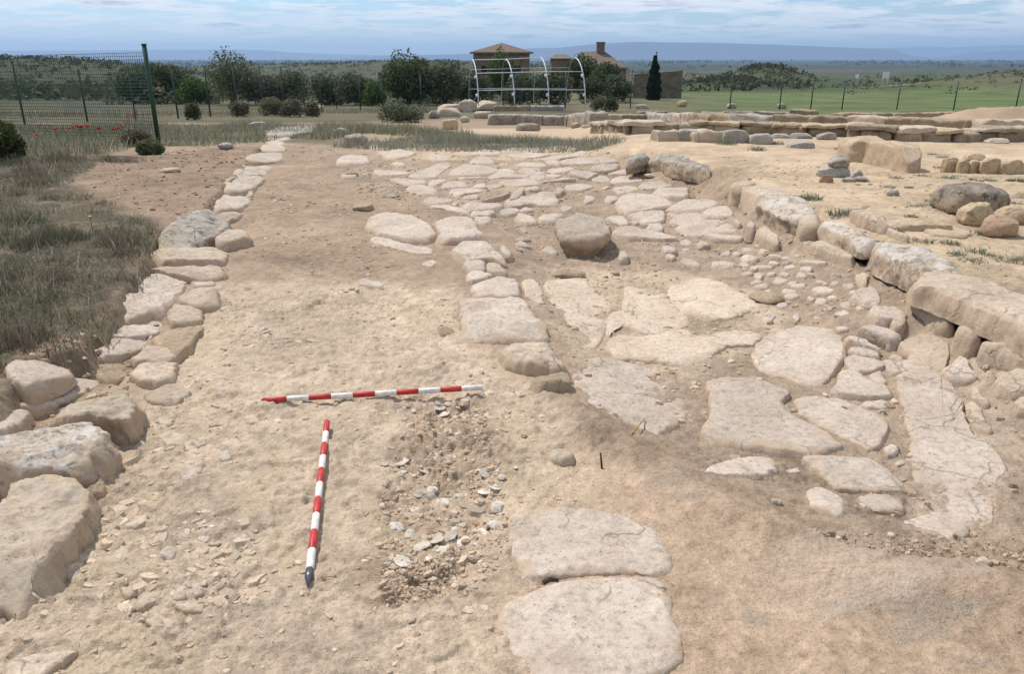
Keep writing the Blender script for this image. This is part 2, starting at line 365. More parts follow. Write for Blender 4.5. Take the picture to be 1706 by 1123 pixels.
# ---- grid
rows = [-2.0, -1.0, -.3, .2, .6, .9, 1.1]
while rows[-1] < 15000:
    y = rows[-1]; rows.append(y + max(.0058, y * (.0040 if y < 12 else .0075 if y < 60 else .02 if y < 900 else .05)))
rows = np.array(rows); NC = 920; s = np.linspace(-1, 1, NC); sx_ = .62 * s + .38 * s ** 5
GX = (3.0 + .86 * np.maximum(rows, 0))[:, None] * sx_[None, :]; GY = np.repeat(rows[:, None], NC, 1)
gx, gy = GX.ravel(), GY.ravel()
gz = np.zeros(gx.shape); gz[:] = base_z(gx, gy)
nr = gy < 40; X, Y = gx[nr], gy[nr]
gz[nr] += near_z(X, Y, True) * (1 - ss(34, 40, Y))
vn = gy < 16; X, Y = gx[vn], gy[vn]
def zmask(i, soft): return ss(-soft, soft, sdist(ZN[i][0], X, Y))
rough = .70 + .25 * zmask(0, .2) - .25 * zmask(1, .3) + .9 * zmask(5, .1) + 1.6 * zmask(6, .06) + .3 * zmask(2, .1) + .7 * zmask(15, .1) - .15 * zmask(10, .1) + .9 * zmask(7, .1) + 1.6 * zmask(11, .1)
lod = 1 - ss(7, 15, Y)
n1 = fbm2(X * 3.1, Y * 3.1, 3, 101); n2 = fbm2(X * 11, Y * 11, 4, 102, .6); n3 = fbm2(X * 42, Y * 42, 3, 103, .6)
det = .010 * n1 + .0095 * n2 * (1 + .6 * n1) + .0062 * n3 * lod
# clods and half-buried grit: rounded lumps that stand out of the soil
cl = np.maximum(0, fbm2(X * 19 + 3, Y * 19, 3, 104, .6) - .22) * .03 + np.maximum(0, fbm2(X * 55, Y * 55, 2, 105) - .3) * .012 * lod
det = det * rough + cl * np.clip(rough, .2, 2) * (.35 + .65 * ss(-.2, .3, fbm2(X * 1.3, Y * 1.3, 2, 106)))
# thin flaking edges of the pale compacted floor
fl = fbm2(X * 2.4, Y * 2.4, 5, 107, .62); pm = zmask(0, .2)
det += pm * .016 * (ss(-.02, .02, fl) - .5) * .6 + pm * .010 * ss(-.02, .015, fbm2(X * 4.6, Y * 4.6, 4, 108, .6) - .08)
rip = zmask(1, .3); det += rip * .0025 * fbm2(X * 2.2 + Y * 1.1, Y * 7 - X * 2, 3, 109)
gz[vn] += det * (1 - .55 * ss(9, 16, Y))
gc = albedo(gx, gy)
lum = gc @ np.array([.3, .6, .1]); gc = gc * .95 + lum[:, None] * np.array([1.1, 1.0, .86]) * .05
gc *= (1 + .06 * (1 - ss(18, 30, gy)) * (1 - .6 * ss(-.1, .2, sdist(ZN[14][0], gx, gy))))[:, None]
# small-scale soil colour: mottling, paler crusts, grey crumbs
m1 = fbm2(X * 1.7, Y * 1.7, 4, 121); m2 = fbm2(X * 8, Y * 8, 4, 122, .6); m3 = fbm2(X * 33, Y * 33, 3, 123, .6)
k = 1 + .30 * m1 + .26 * m2 + .30 * m3 * (1 - ss(6, 14, Y)); gc[vn] *= k[:, None]
crust = (ss(.05, .3, fbm2(X * 5.5 + 9, Y * 5.5, 5, 124, .62)) * (.25 + .6 * pm) * .62)[:, None]; gc[vn] = gc[vn] * (1 - crust) + np.array([.50, .395, .265]) * crust
grey = (ss(.16, .36, fbm2(X * 3.2, Y * 4.5, 4, 125, .65)) * rip * .75)[:, None]; gc[vn] = gc[vn] * (1 - grey) + np.array([.33, .265, .20]) * grey
streak = (ss(.04, .22, fbm2(X * 1.3 + Y * .8 + 4, Y * 5 - X * 1.4, 4, 126, .6)) * ss(.5, 1.2, X) * rip * .6)[:, None]; gc[vn] = gc[vn] * (1 - streak) + np.array([.54, .43, .335]) * streak
nF = len(rows)
ii = (np.arange(nF - 1)[:, None] * NC + np.arange(NC - 1)[None, :]).ravel()
Q = np.stack([ii, ii + 1, ii + NC + 1, ii + NC], 1)
def ground_mat():
    m, t, b = nt('earth'); b.inputs['Roughness'].default_value = .95; b.inputs['Specular IOR Level'].default_value = .12
    a = N(t, 'ShaderNodeAttribute', attribute_name='Col'); ge = N(t, 'ShaderNodeNewGeometry'); v = ge.outputs['Position']
    n1 = noise(t, v, 90, 5, .65); n2 = noise(t, v, 330, 3, .6); n0 = noise(t, v, 26, 6, .65)
    c = mixc(t, .75, a.outputs['Color'], ramp(t, n1, [(.28, .58), (.48, 1.0), (.72, 1.22)]), 'MULTIPLY')
    c = mixc(t, .7, c, ramp(t, n2, [(.3, .68), (.5, 1.0), (.75, 1.18)]), 'MULTIPLY')
    # grit: pale and dark grains
    vo = N(t, 'ShaderNodeTexVoronoi', Scale=70.0); t.links.new(v, vo.inputs['Vector']); sp = N(t, 'ShaderNodeSeparateColor'); t.links.new(vo.outputs['Color'], sp.inputs[0])
    g = mth(t, 'MULTIPLY', ramp(t, vo.outputs['Distance'], [(.18, 1), (.32, 0)]), mth(t, 'GREATER_THAN', sp.outputs[0], .86))
    g2 = mth(t, 'MULTIPLY', ramp(t, vo.outputs['Distance'], [(.12, 1), (.26, 0)]), mth(t, 'LESS_THAN', sp.outputs[0], .07))
    px_ = N(t, 'ShaderNodeSeparateXYZ'); t.links.new(v, px_.inputs[0]); nearm = ramp(t, mth(t, 'DIVIDE', px_.outputs[1], 20.0), [(.35, 1), (.8, 0)])
    c = mixc(t, mth(t, 'MULTIPLY', mth(t, 'MULTIPLY', g, .6), nearm), c, (.52, .44, .33)); c = mixc(t, mth(t, 'MULTIPLY', mth(t, 'MULTIPLY', g2, .6), nearm), c, (.12, .085, .06))
    t.links.new(c, b.inputs['Base Color'])
    nb = bump(t, b, n0, .5, .03); nb = bump(t, b, n1, .6, .012, nb); nb = bump(t, b, n2, .5, .004, nb); nb = bump(t, b, g, .5, .006, nb); t.links.new(nb, b.inputs['Normal']); return m
M['earth'] = ground_mat()
ground = kind(link('ground', mesh_np('ground', np.stack([gx, gy, gz], 1), Q, M['earth'], True, gc)), 'structure')
del gc, Q, GX, GY
# ------------------------------------------------------------------ stones
SEED = [100]
def smooth_loop(W, n):
    """closed Catmull-Rom through W, resampled evenly to n points"""
    m = len(W); t = np.linspace(0, 1, 12, endpoint=False)[:, None]; out = []
    for i in range(m):
        a, b, c, d = W[i - 1], W[i], W[(i + 1) % m], W[(i + 2) % m]
        cr = .5 * (2 * b + (c - a) * t + (2 * a - 5 * b + 4 * c - d) * t ** 2 + (3 * b - a - 3 * c + d) * t ** 3)
        out.append(.42 * cr + .58 * (b + (c - b) * t))
    P = np.concatenate(out); L = np.concatenate([[0], np.cumsum(np.linalg.norm(np.roll(P, -1, 0) - P, axis=1))])
    u = np.linspace(0, L[-1], n, endpoint=False); P2 = np.vstack([P, P[:1]])
    return np.stack([np.interp(u, L, P2[:, 0]), np.interp(u, L, P2[:, 1])], 1)
def facet(P, rg, n, depth, lo=.25, hi=1.2):
    """break off edges and corners along random planes"""
    for _ in range(n):
        a = rg.uniform(0, 6.283); e = rg.uniform(lo, hi); d = np.array([math.cos(a) * math.cos(e), math.sin(a) * math.cos(e), math.sin(e)])
        s = P @ d; s = s - (s.max() - depth * rg.uniform(.2, 1)); P = P - np.maximum(s, 0)[:, None] * d * .88
    return P
def stone(view, pts, h, mat, name, label, group=None, dome=.22, under=0, rough=1., zt=None, zb=None, tilt=.015, edge=None, cat=None, plaza=True, soft=0, grow=1., cuts=None, slope=.3):
    SEED[0] += 1; sd = SEED[0]; rg = np.random.default_rng(sd)
    p = px(view, pts)
    c = p.mean(0); gX, gY, gZ = ground_px(c[0], c[1], plaza); g = float(np.squeeze(gZ))
    z1 = g + h if zt is None else zt; z0 = g - .07 if zb is None else zb
    X, Y = at_z(p[:, 0], p[:, 1], z1); W = np.stack([X, Y], 1)
    a = .5 * np.sum(W[:, 0] * np.roll(W[:, 1], -1) - np.roll(W[:, 0], -1) * W[:, 1])
    rev = a < 0
    if rev: W = W[::-1]; a = -a
    if zt is None:   # lie with the local slope of the ground
        for _ in range(3):
            c0 = W.mean(0); A_ = np.column_stack([W - c0, np.ones(len(W))]); sl0 = np.clip(np.linalg.lstsq(A_, terrain(W[:, 0], W[:, 1], False, plaza), rcond=None)[0][:2], -slope, slope)
            X, Y = at_z(p[::-1, 0] if rev else p[:, 0], p[::-1, 1] if rev else p[:, 1], z1 + (W - c0) @ sl0); W = np.stack([X, Y], 1)
        a = abs(.5 * np.sum(W[:, 0] * np.roll(W[:, 1], -1) - np.roll(W[:, 0], -1) * W[:, 1]))
    size = math.sqrt(a); per = np.sum(np.linalg.norm(np.roll(p, -1, 0) - p, axis=1)) * .6
    n = int(np.clip(per * .75, 22, 200)); L = smooth_loop(W, n); ctr = L.mean(0)
    L = ctr + (L - ctr) * grow; sl = sl0 if zt is None else np.zeros(2)
    tang = np.roll(L, -1, 0) - np.roll(L, 1, 0); tang /= np.linalg.norm(tang, axis=1)[:, None] + 1e-9; nor = np.stack([tang[:, 1], -tang[:, 0]], 1)
    p3 = np.concatenate([L, np.zeros((n, 1))], 1)
    L = L + nor * (size * .04 * rough * (fbm3(p3, 2.5 / size, 4, sd) + .45 * fbm3(p3, 12 / size, 3, sd + 3)) + .006 * fbm3(p3, 45, 2, sd + 8) * min(1, size / .2))[:, None]
    er = edge if edge is not None else min(.42 * h + .012, .2 * size, .07)
    ew = max(er, soft * size); er = min(h + .012, .06) if soft else er
    nk = int(np.clip(n / 6, 6, 30)); K = np.concatenate([np.linspace(.06, 1, nk) ** .72])
    rad = np.linalg.norm(L - ctr, axis=1); V = [[*ctr, z1]]; rings = []
    tx, ty = rg.uniform(-tilt, tilt, 2) + sl
    for k in K:
        q = ctr + (L - ctr) * k; d = np.clip((1 - k) * rad / ew, 0, 1)
        drop = er * (1 - np.sqrt(np.maximum(0, 1 - (1 - d) ** 2))) * .8
        z = z1 - drop - dome * h * .5 * k * k + (q[:, 0] - ctr[0]) * tx + (q[:, 1] - ctr[1]) * ty
        rings.append(np.column_stack([q, z]))
    zl = rings[-1][:, 2]; H = np.maximum(zl - z0, .02); ns = max(4, int(np.clip(H.mean() / .018, 4, 20)))
    for t in np.linspace(0, 1, ns + 1)[1:]:
        off = (.10 * min(float(H.mean()), .25) * t) if not under else -under * float(ss(.12, .65, t))
        rings.append(np.column_stack([L + nor * off, zl - H * t]))
    V = np.array([[*ctr, z1]] + [v for r in rings for v in r]); nr = len(rings)
    f = 1.0 / max(size, .05)
    a3 = fbm3(V, max(4.0, 1.6 * f), 4, sd, .55); b3 = fbm3(V + 9.1, 16, 4, sd + 5, .6)
    top = np.ones(len(V)); top[1 + nk * n:] = 0
    amp = min(1.0, size / .35)
    rd = 1 - 2 * np.abs(fbm3(V + 4.7, max(3.0, 1.2 * f), 3, sd + 9)); V[:, 2] += top * (a3 * .024 + b3 * .011 + rd * .015) * amp * rough * min(1, .35 + h / .12)
    rim = np.concatenate([[0], np.repeat(np.concatenate([K, np.ones(nr - nk)]), n)])
    nn = np.tile(nor, (nr, 1)); w = (1 - top[1:]); w[(nk - 3) * n:nk * n] = .5
    dd = (a3[1:] * .026 * amp + b3[1:] * .020 * amp + rd[1:] * .014 * amp) * rough * w
    V[1:, :2] += nn * dd[:, None]
    nc = cuts if cuts is not None else int(np.clip(size * 22, 3, 16)); V = facet(V, rg, nc, min(.11 * size, .05, .5 * h + .012), .35, 1.25)
    V[:, 2] += top * b3 * .004 * rough
    i = np.arange(n); j = (i + 1) % n
    T = np.stack([np.zeros(n, int), 1 + i, 1 + j], 1)
    Q = np.concatenate([np.stack([1 + r * n + i, 1 + (r + 1) * n + i, 1 + (r + 1) * n + j, 1 + r * n + j], 1) for r in range(nr - 1)])
    o3 = np.array([ctr[0], ctr[1], g]); me = mesh_np(name, V - o3, [Q, T], M[mat], True, None, {'rim': rim})
    return tag(link(name, me, None, o3), label, cat or name.split('_')[-1], group)
def boulder(cx, by, w, h, mat, name, label, group=None, depth=.8, sq=2.6, rough=1., cuts=16, rz=0, sink=.12, lean=0, zg=None, Yfix=None, cat=None, parent=None, res=22):
    """a free-standing rock: bottom centre at photo pixel (cx, by), w x h pixels large"""
    SEED[0] += 1; sd = SEED[0]
    if Yfix is None:
        X, Y, Z = [float(np.squeeze(v)) for v in ground_px(cx, by)]
    else: X, Y, Z = at_Y(cx, by, Yfix)
    t = (Y * CP + (HC - Z) * SP); mw = w * t / F; mh = h * t / F; md = mw * depth; Y += md * .45
    nu, nv = res * 2, res; u = np.linspace(0, 2 * np.pi, nu, endpoint=False); v = np.linspace(-np.pi / 2, np.pi / 2, nv + 2)[1:-1]
    e = 2 / sq; sp = lambda c: np.sign(c) * np.abs(c) ** e
    U, VV = np.meshgrid(u, v); x = sp(np.cos(VV)) * sp(np.cos(U)); y = sp(np.cos(VV)) * sp(np.sin(U)); z = sp(np.sin(VV))
    P = np.stack([x.ravel(), y.ravel(), z.ravel()], 1); P = np.vstack([P, [0, 0, -1], [0, 0, 1]])
    H = mh * (1 + sink); P = P * np.array([mw / 2, md / 2, H / 2])
    s = (mw * md * mh) ** (1 / 3); Nn = P / (np.linalg.norm(P, axis=1)[:, None] + 1e-9)
    P = P + Nn * (s * .17 * rough * fbm3(P, 1.7 / s, 3, sd) + s * .055 * rough * fbm3(P, 7 / s, 3, sd + 4, .6))[:, None]
    P = facet(P, np.random.default_rng(sd), cuts, s * .16, -.2, 1.3); P = P + Nn * (s * .022 * fbm3(P, 14 / s, 2, sd + 6))[:, None]
    P[:, 0] += lean * P[:, 2]; ca, sa = math.cos(rz), math.sin(rz)
    P = np.stack([ca * P[:, 0] - sa * P[:, 1], sa * P[:, 0] + ca * P[:, 1], P[:, 2] + H / 2 - mh * sink], 1)
    i = np.arange(nu); j = (i + 1) % nu
    Q = np.concatenate([np.stack([r * nu + i, r * nu + j, (r + 1) * nu + j, (r + 1) * nu + i], 1) for r in range(nv - 1)])
    a = nu * nv; T = np.concatenate([np.stack([np.full(nu, a), j, i], 1), np.stack([np.full(nu, a + 1), (nv - 1) * nu + i, (nv - 1) * nu + j], 1)])
    me = mesh_np(name, P, [Q, T], M[mat])
    if parent is not None:
        return link(name, me, parent, (X - parent.location[0], Y - parent.location[1], Z - parent.location[2]))
    return tag(link(name, me, None, (X, Y, Z)), label, cat or name.split('_')[-1], group)
GK = 'stones edging the left side of the cleared floor'
LEFT = [ # view, h, mat, name, label, outline, extras
 ('G2', .06, 'grey', 'edging_stone', 'broad grey lichen slab lying in grass at the far end of the left stone edging', '880 805 1000 785 1180 778 1190 795 1150 850 1060 870 960 885 800 875', {}),
 ('G2', .07, 'pale', 'edging_stone', 'small pale edging stone just in front of the grey slab in the grass', '800 885 970 885 965 915 880 930 795 918', {}),
 ('G2', .05, 'pale', 'edging_stone', 'narrow pale edging stone where the bare strip meets the back grass', '795 932 860 928 918 935 920 958 860 966 785 956', {}),
 ('G2', .06, 'pale', 'edging_stone', 'wide pale edging stone, second back from the dirt patch corner near the grass', '740 958 900 962 930 990 900 1010 735 1006', {}),
 ('L1', .06, 'pale', 'edging_stone', 'thin pale edging stone wedged between two wide ones near the far grass', '1052 30 1128 32 1132 44 1110 50 1045 47', {}),
 ('L1', .08, 'pale', 'edging_stone', 'broad flat edging stone beside the far half of the dirt patch', '1008 62 1118 58 1122 75 1105 95 1000 92 992 80', {}),
 ('L1', .09, 'pale', 'edging_stone', 'long edging stone beside the middle of the dirt patch, with crumbly front', '955 118 1075 112 1080 128 1050 142 945 152 938 140', {}),
 ('L1', .10, 'pale', 'edging_stone', 'large tilted edging stone beside the near half of the dirt patch', '920 162 1048 152 1035 180 1000 202 960 212 905 208 908 190', {}),
 ('L1', .08, 'kerb', 'edging_stone', 'little knobbly stone tucked against the tilted edging stone beside the dirt patch', '950 205 1000 200 1005 220 985 230 945 222', {}),
 ('L1', .10, 'pale', 'edging_stone', 'rounded pale edging stone beside the near corner of the dirt patch', '890 232 930 224 990 238 988 262 950 280 870 282 855 270', {}),
 ('L1', .11, 'kerb', 'edging_stone', 'pale stone directly behind the grey lichen boulder in the left edging', '850 296 940 288 960 300 940 325 890 335 840 320', {}),
 ('L1', .20, 'dark', 'boulder', 'grey boulder crusted with white and black lichen in the left stone edging', '650 372 680 335 740 298 810 287 850 305 885 328 885 355 850 380 800 405 740 412 655 398', dict(dome=.5, rough=1.5)),
 ('L1', .19, 'kerb', 'edging_stone', 'narrow upright edging stone standing right of the lichen boulder', '862 395 890 368 925 355 962 366 976 390 930 405 905 412 875 415', dict(edge=.04)),
 ('L1', .17, 'kerb', 'edging_stone', 'long upright block just in front of the lichen boulder, top end rounded', '615 462 640 434 760 430 850 428 882 440 893 462 870 485 760 490 650 485', dict(edge=.05)),
 ('L1', .14, 'kerb', 'edging_stone', 'slim pale block second in front of the lichen boulder', '611 522 650 512 760 508 860 508 872 520 868 540 800 546 740 542', dict(edge=.04)),
 ('L1', .10, 'pale', 'edging_stone', 'big tilted pale slab of the left edging beside the grass edge', '482 678 500 620 545 582 600 546 680 548 738 556 735 590 700 640 650 676 580 684 500 700', dict(rough=1.2)),
 ('L1', .05, 'pale', 'edging_stone', 'tiny pale stone between the slim block and the round knob of the left edging', '760 576 800 562 845 560 850 582 790 588', {}),
 ('L1', .15, 'kerb', 'edging_stone', 'round knob of stone right of the big tilted slab in the left edging', '722 630 745 605 800 592 848 598 860 635 838 655 790 658 750 652', dict(dome=.5, rough=1.3)),
 ('L1', .10, 'kerb', 'edging_stone', 'small squat stone in front of the round knob in the left edging', '680 682 700 662 760 660 790 688 793 708 760 728 700 726 675 708', dict(dome=.4)),
 ('L1', .06, 'pale', 'edging_stone', 'pale flat slab in front of the big tilted slab, next to the soil bank', '432 775 470 746 560 716 655 700 660 740 620 783 520 793 440 790', {}),
 ('L1', .07, 'pale', 'edging_stone', 'pale oval slab second in front of the big tilted slab by the soil bank', '402 850 430 812 500 797 600 806 590 830 500 862 410 868', {}),
 ('L1', .10, 'soily', 'edging_stone', 'soil-caked brown block with a straight shaded front face in the left edging', '622 800 700 762 795 742 795 768 720 848 695 868 640 830', dict(edge=.015)),
 ('L1', .11, 'kerb', 'edging_stone', 'flat-topped stone at the corner where the left edging steps back', '540 872 600 832 690 836 690 868 650 886 560 886', dict(edge=.02)),
 ('L1', .10, 'kerb', 'edging_stone', 'lowest flat stone of the corner step, with dark shadow beneath its front', '525 938 560 896 620 887 688 900 680 940 650 958 560 955', dict(edge=.02)),
 ('L1', .025, 'soily', 'edging_stone', 'yellowish worn slab nearly buried left of the corner step', '382 920 450 888 520 880 512 940 450 968 385 935', {}),
 ('L2', .09, 'pale', 'edging_stone', 'pale humped stone farthest left, right under the dark soil bank', '30 12 60 2 150 2 238 20 232 40 160 68 92 75 40 50', dict(dome=.4)),
 ('L2', .10, 'pale', 'edging_stone', 'elongated pale stone between the humped stone and the big rounded block', '62 130 110 87 180 67 270 57 330 75 328 95 240 128 150 165 80 160', dict(dome=.35)),
 ('L2', .19, 'kerb', 'edging_block', 'big rounded pale block whose right end bulges over the cleared floor', '168 180 240 150 330 122 420 100 470 115 488 160 480 205 450 222 400 215 340 198 280 205 200 198', dict(edge=.07, rough=1.3)),
 ('L2', .07, 'pale', 'edging_stone', 'small pale stone cut by the photo edge behind the large grey-topped block', '-30 190 60 178 97 186 62 222 -30 245', {}),
 ('L2', .21, 'lich', 'edging_block', 'large squared block with grey upper edge and steep right face', '-70 285 0 265 100 232 220 207 330 217 395 250 410 282 395 318 325 352 220 380 100 382 0 375 -70 365', dict(edge=.06, rough=1.4)),
 ('L2', .09, 'soily', 'edging_stone', 'small angular stone peeping out between the two large near blocks', '292 438 340 417 370 435 365 462 322 472', dict(edge=.02)),
 ('L2', .15, 'kerb', 'edging_block', 'largest nearest block at the left, fissured, with long straight shadowed edge', '-90 560 0 515 60 440 150 415 250 430 318 490 322 520 270 600 215 680 150 775 128 832 60 842 -90 842', dict(edge=.03, rough=1.1)),
 ('L2', .05, 'kerb', 'edging_stone', 'low pale stone rising from the floor at the bottom left corner', '20 1130 25 1078 90 1047 170 1050 240 1027 260 1045 200 1085 150 1123 100 1160 30 1160', dict(edge=.03)),
]
for v, h, m, nm, lb, pt, kw in LEFT: stone(v, pt, h * (.6 if nm == 'edging_block' else .42), 'brown' if nm == 'edging_block' and m == 'kerb' else m, nm, lb, GK, **{'dome': .08, 'grow': .97 if nm == 'edging_block' else 1.12, **kw, 'edge': .022 if nm == 'edging_block' else .016, 'rough': kw.get('rough', 1.2) * 1.1})
GC = 'slabs of the middle line'
MID = [
 ('C1', .12, 'pale', 'kerb_slab', 'left one of two big joined slabs at the far end of the middle line', '337 428 370 397 440 388 520 405 600 425 645 445 672 490 655 518 560 522 480 512 380 490 345 468', {}),
 ('C1', .12, 'pale', 'kerb_slab', 'right one of two big joined slabs at the far end of the middle line', '650 428 720 412 810 405 858 440 893 490 902 512 800 522 700 524 668 515 682 485 660 452', {}),
 ('C1', .025, 'pale', 'paving_slab', 'low flat slab half sunk in soil in front of the two joined slabs', '357 517 440 522 510 548 650 570 640 598 560 595 480 575 400 558 350 543', {}),
 ('C1', .14, 'pale', 'kerb_slab', 'sloping slab just nearer than the two joined slabs, with shadowed right corner', '742 570 800 532 900 520 938 540 950 560 1018 608 1016 630 930 615 820 620 790 608', {}),
 ('C1', .12, 'pale', 'kerb_slab', 'narrow stone left in the pair below the sloping slab of the middle line', '802 640 860 622 912 630 912 678 842 674', {}),
 ('C1', .12, 'kerb', 'kerb_slab', 'dark-sided stone right in the pair below the sloping slab of the middle line', '918 640 978 636 1008 670 1026 688 960 688 922 684', {}),
 ('C1', .10, 'pale', 'kerb_slab', 'little rounded stone behind the trapezoid slab of the middle line', '822 692 870 676 920 690 958 700 900 718 826 728', {}),
 ('C1', .12, 'pale', 'kerb_slab', 'trapezoid slab directly behind the largest square slab of the middle line', '848 740 900 730 950 702 1010 692 1058 702 1083 750 1098 796 1000 802 870 800 860 770', {}),
 ('C1', .14, 'pale', 'kerb_slab', 'largest square slab of the middle line with ragged shaded front edge', '797 995 807 832 818 812 950 807 1100 814 1150 872 1190 932 1216 985 1205 1008 1080 1002 980 992 900 992', dict(rough=1.2)),
 ('C1', .03, 'bed', 'paving_slab', 'narrow sunken strip of stone right of the largest square slab', '1092 732 1150 727 1188 780 1198 850 1160 828 1110 798', {}),
 ('C1', .05, 'soily', 'loose_stone', 'small soil-coloured stone left of the largest square slab', '682 958 740 947 768 980 720 998 690 993', {}),
 ('C1', .045, 'pale', 'loose_stone', 'lone pale tilted stone lying on the brown floor of the cleared strip', '287 735 310 717 360 735 408 746 404 766 350 758 300 752', {}),
 ('C1', .015, 'pale', 'paving_slab', 'small pale stone flush with brown soil left of the middle line', '602 640 660 627 680 640 640 663 602 653', {}),
 ('M3', .16, 'kerb', 'kerb_slab', 'rough crumbling block with dark pitted front below the largest square slab', '207 205 260 180 350 166 420 185 468 238 478 270 430 276 360 262 260 244 230 224', dict(rough=2.0)),
 ('M3', .13, 'soily', 'kerb_slab', 'broken soil-stained block nearest the earth lip in the middle line', '335 322 400 302 468 297 493 312 498 335 440 342 370 345', dict(rough=1.8, zb=-.25)),
 ('B6', .035, 'pale', 'kerb_slab', 'upper one of two large rounded slabs in the foreground', '108 118 200 97 400 87 480 102 543 150 588 230 592 276 540 292 440 284 330 285 230 298 142 322 122 250 94 180', dict(edge=.035)),
 ('B6', .045, 'pale', 'kerb_slab', 'nearest and lower one of two large rounded slabs in the foreground', '72 440 130 362 200 322 320 297 460 287 558 302 598 380 626 470 616 560 560 598 500 640 200 640 130 590 77 530', dict(edge=.04)),
]
for v, h, m, nm, lb, pt, kw in MID: stone(v, pt, h * .42, m, nm, lb, GC if nm == 'kerb_slab' else None, **{'soft': .05, 'grow': 1.04, **kw})
GP = 'paving slabs of the sunken street'
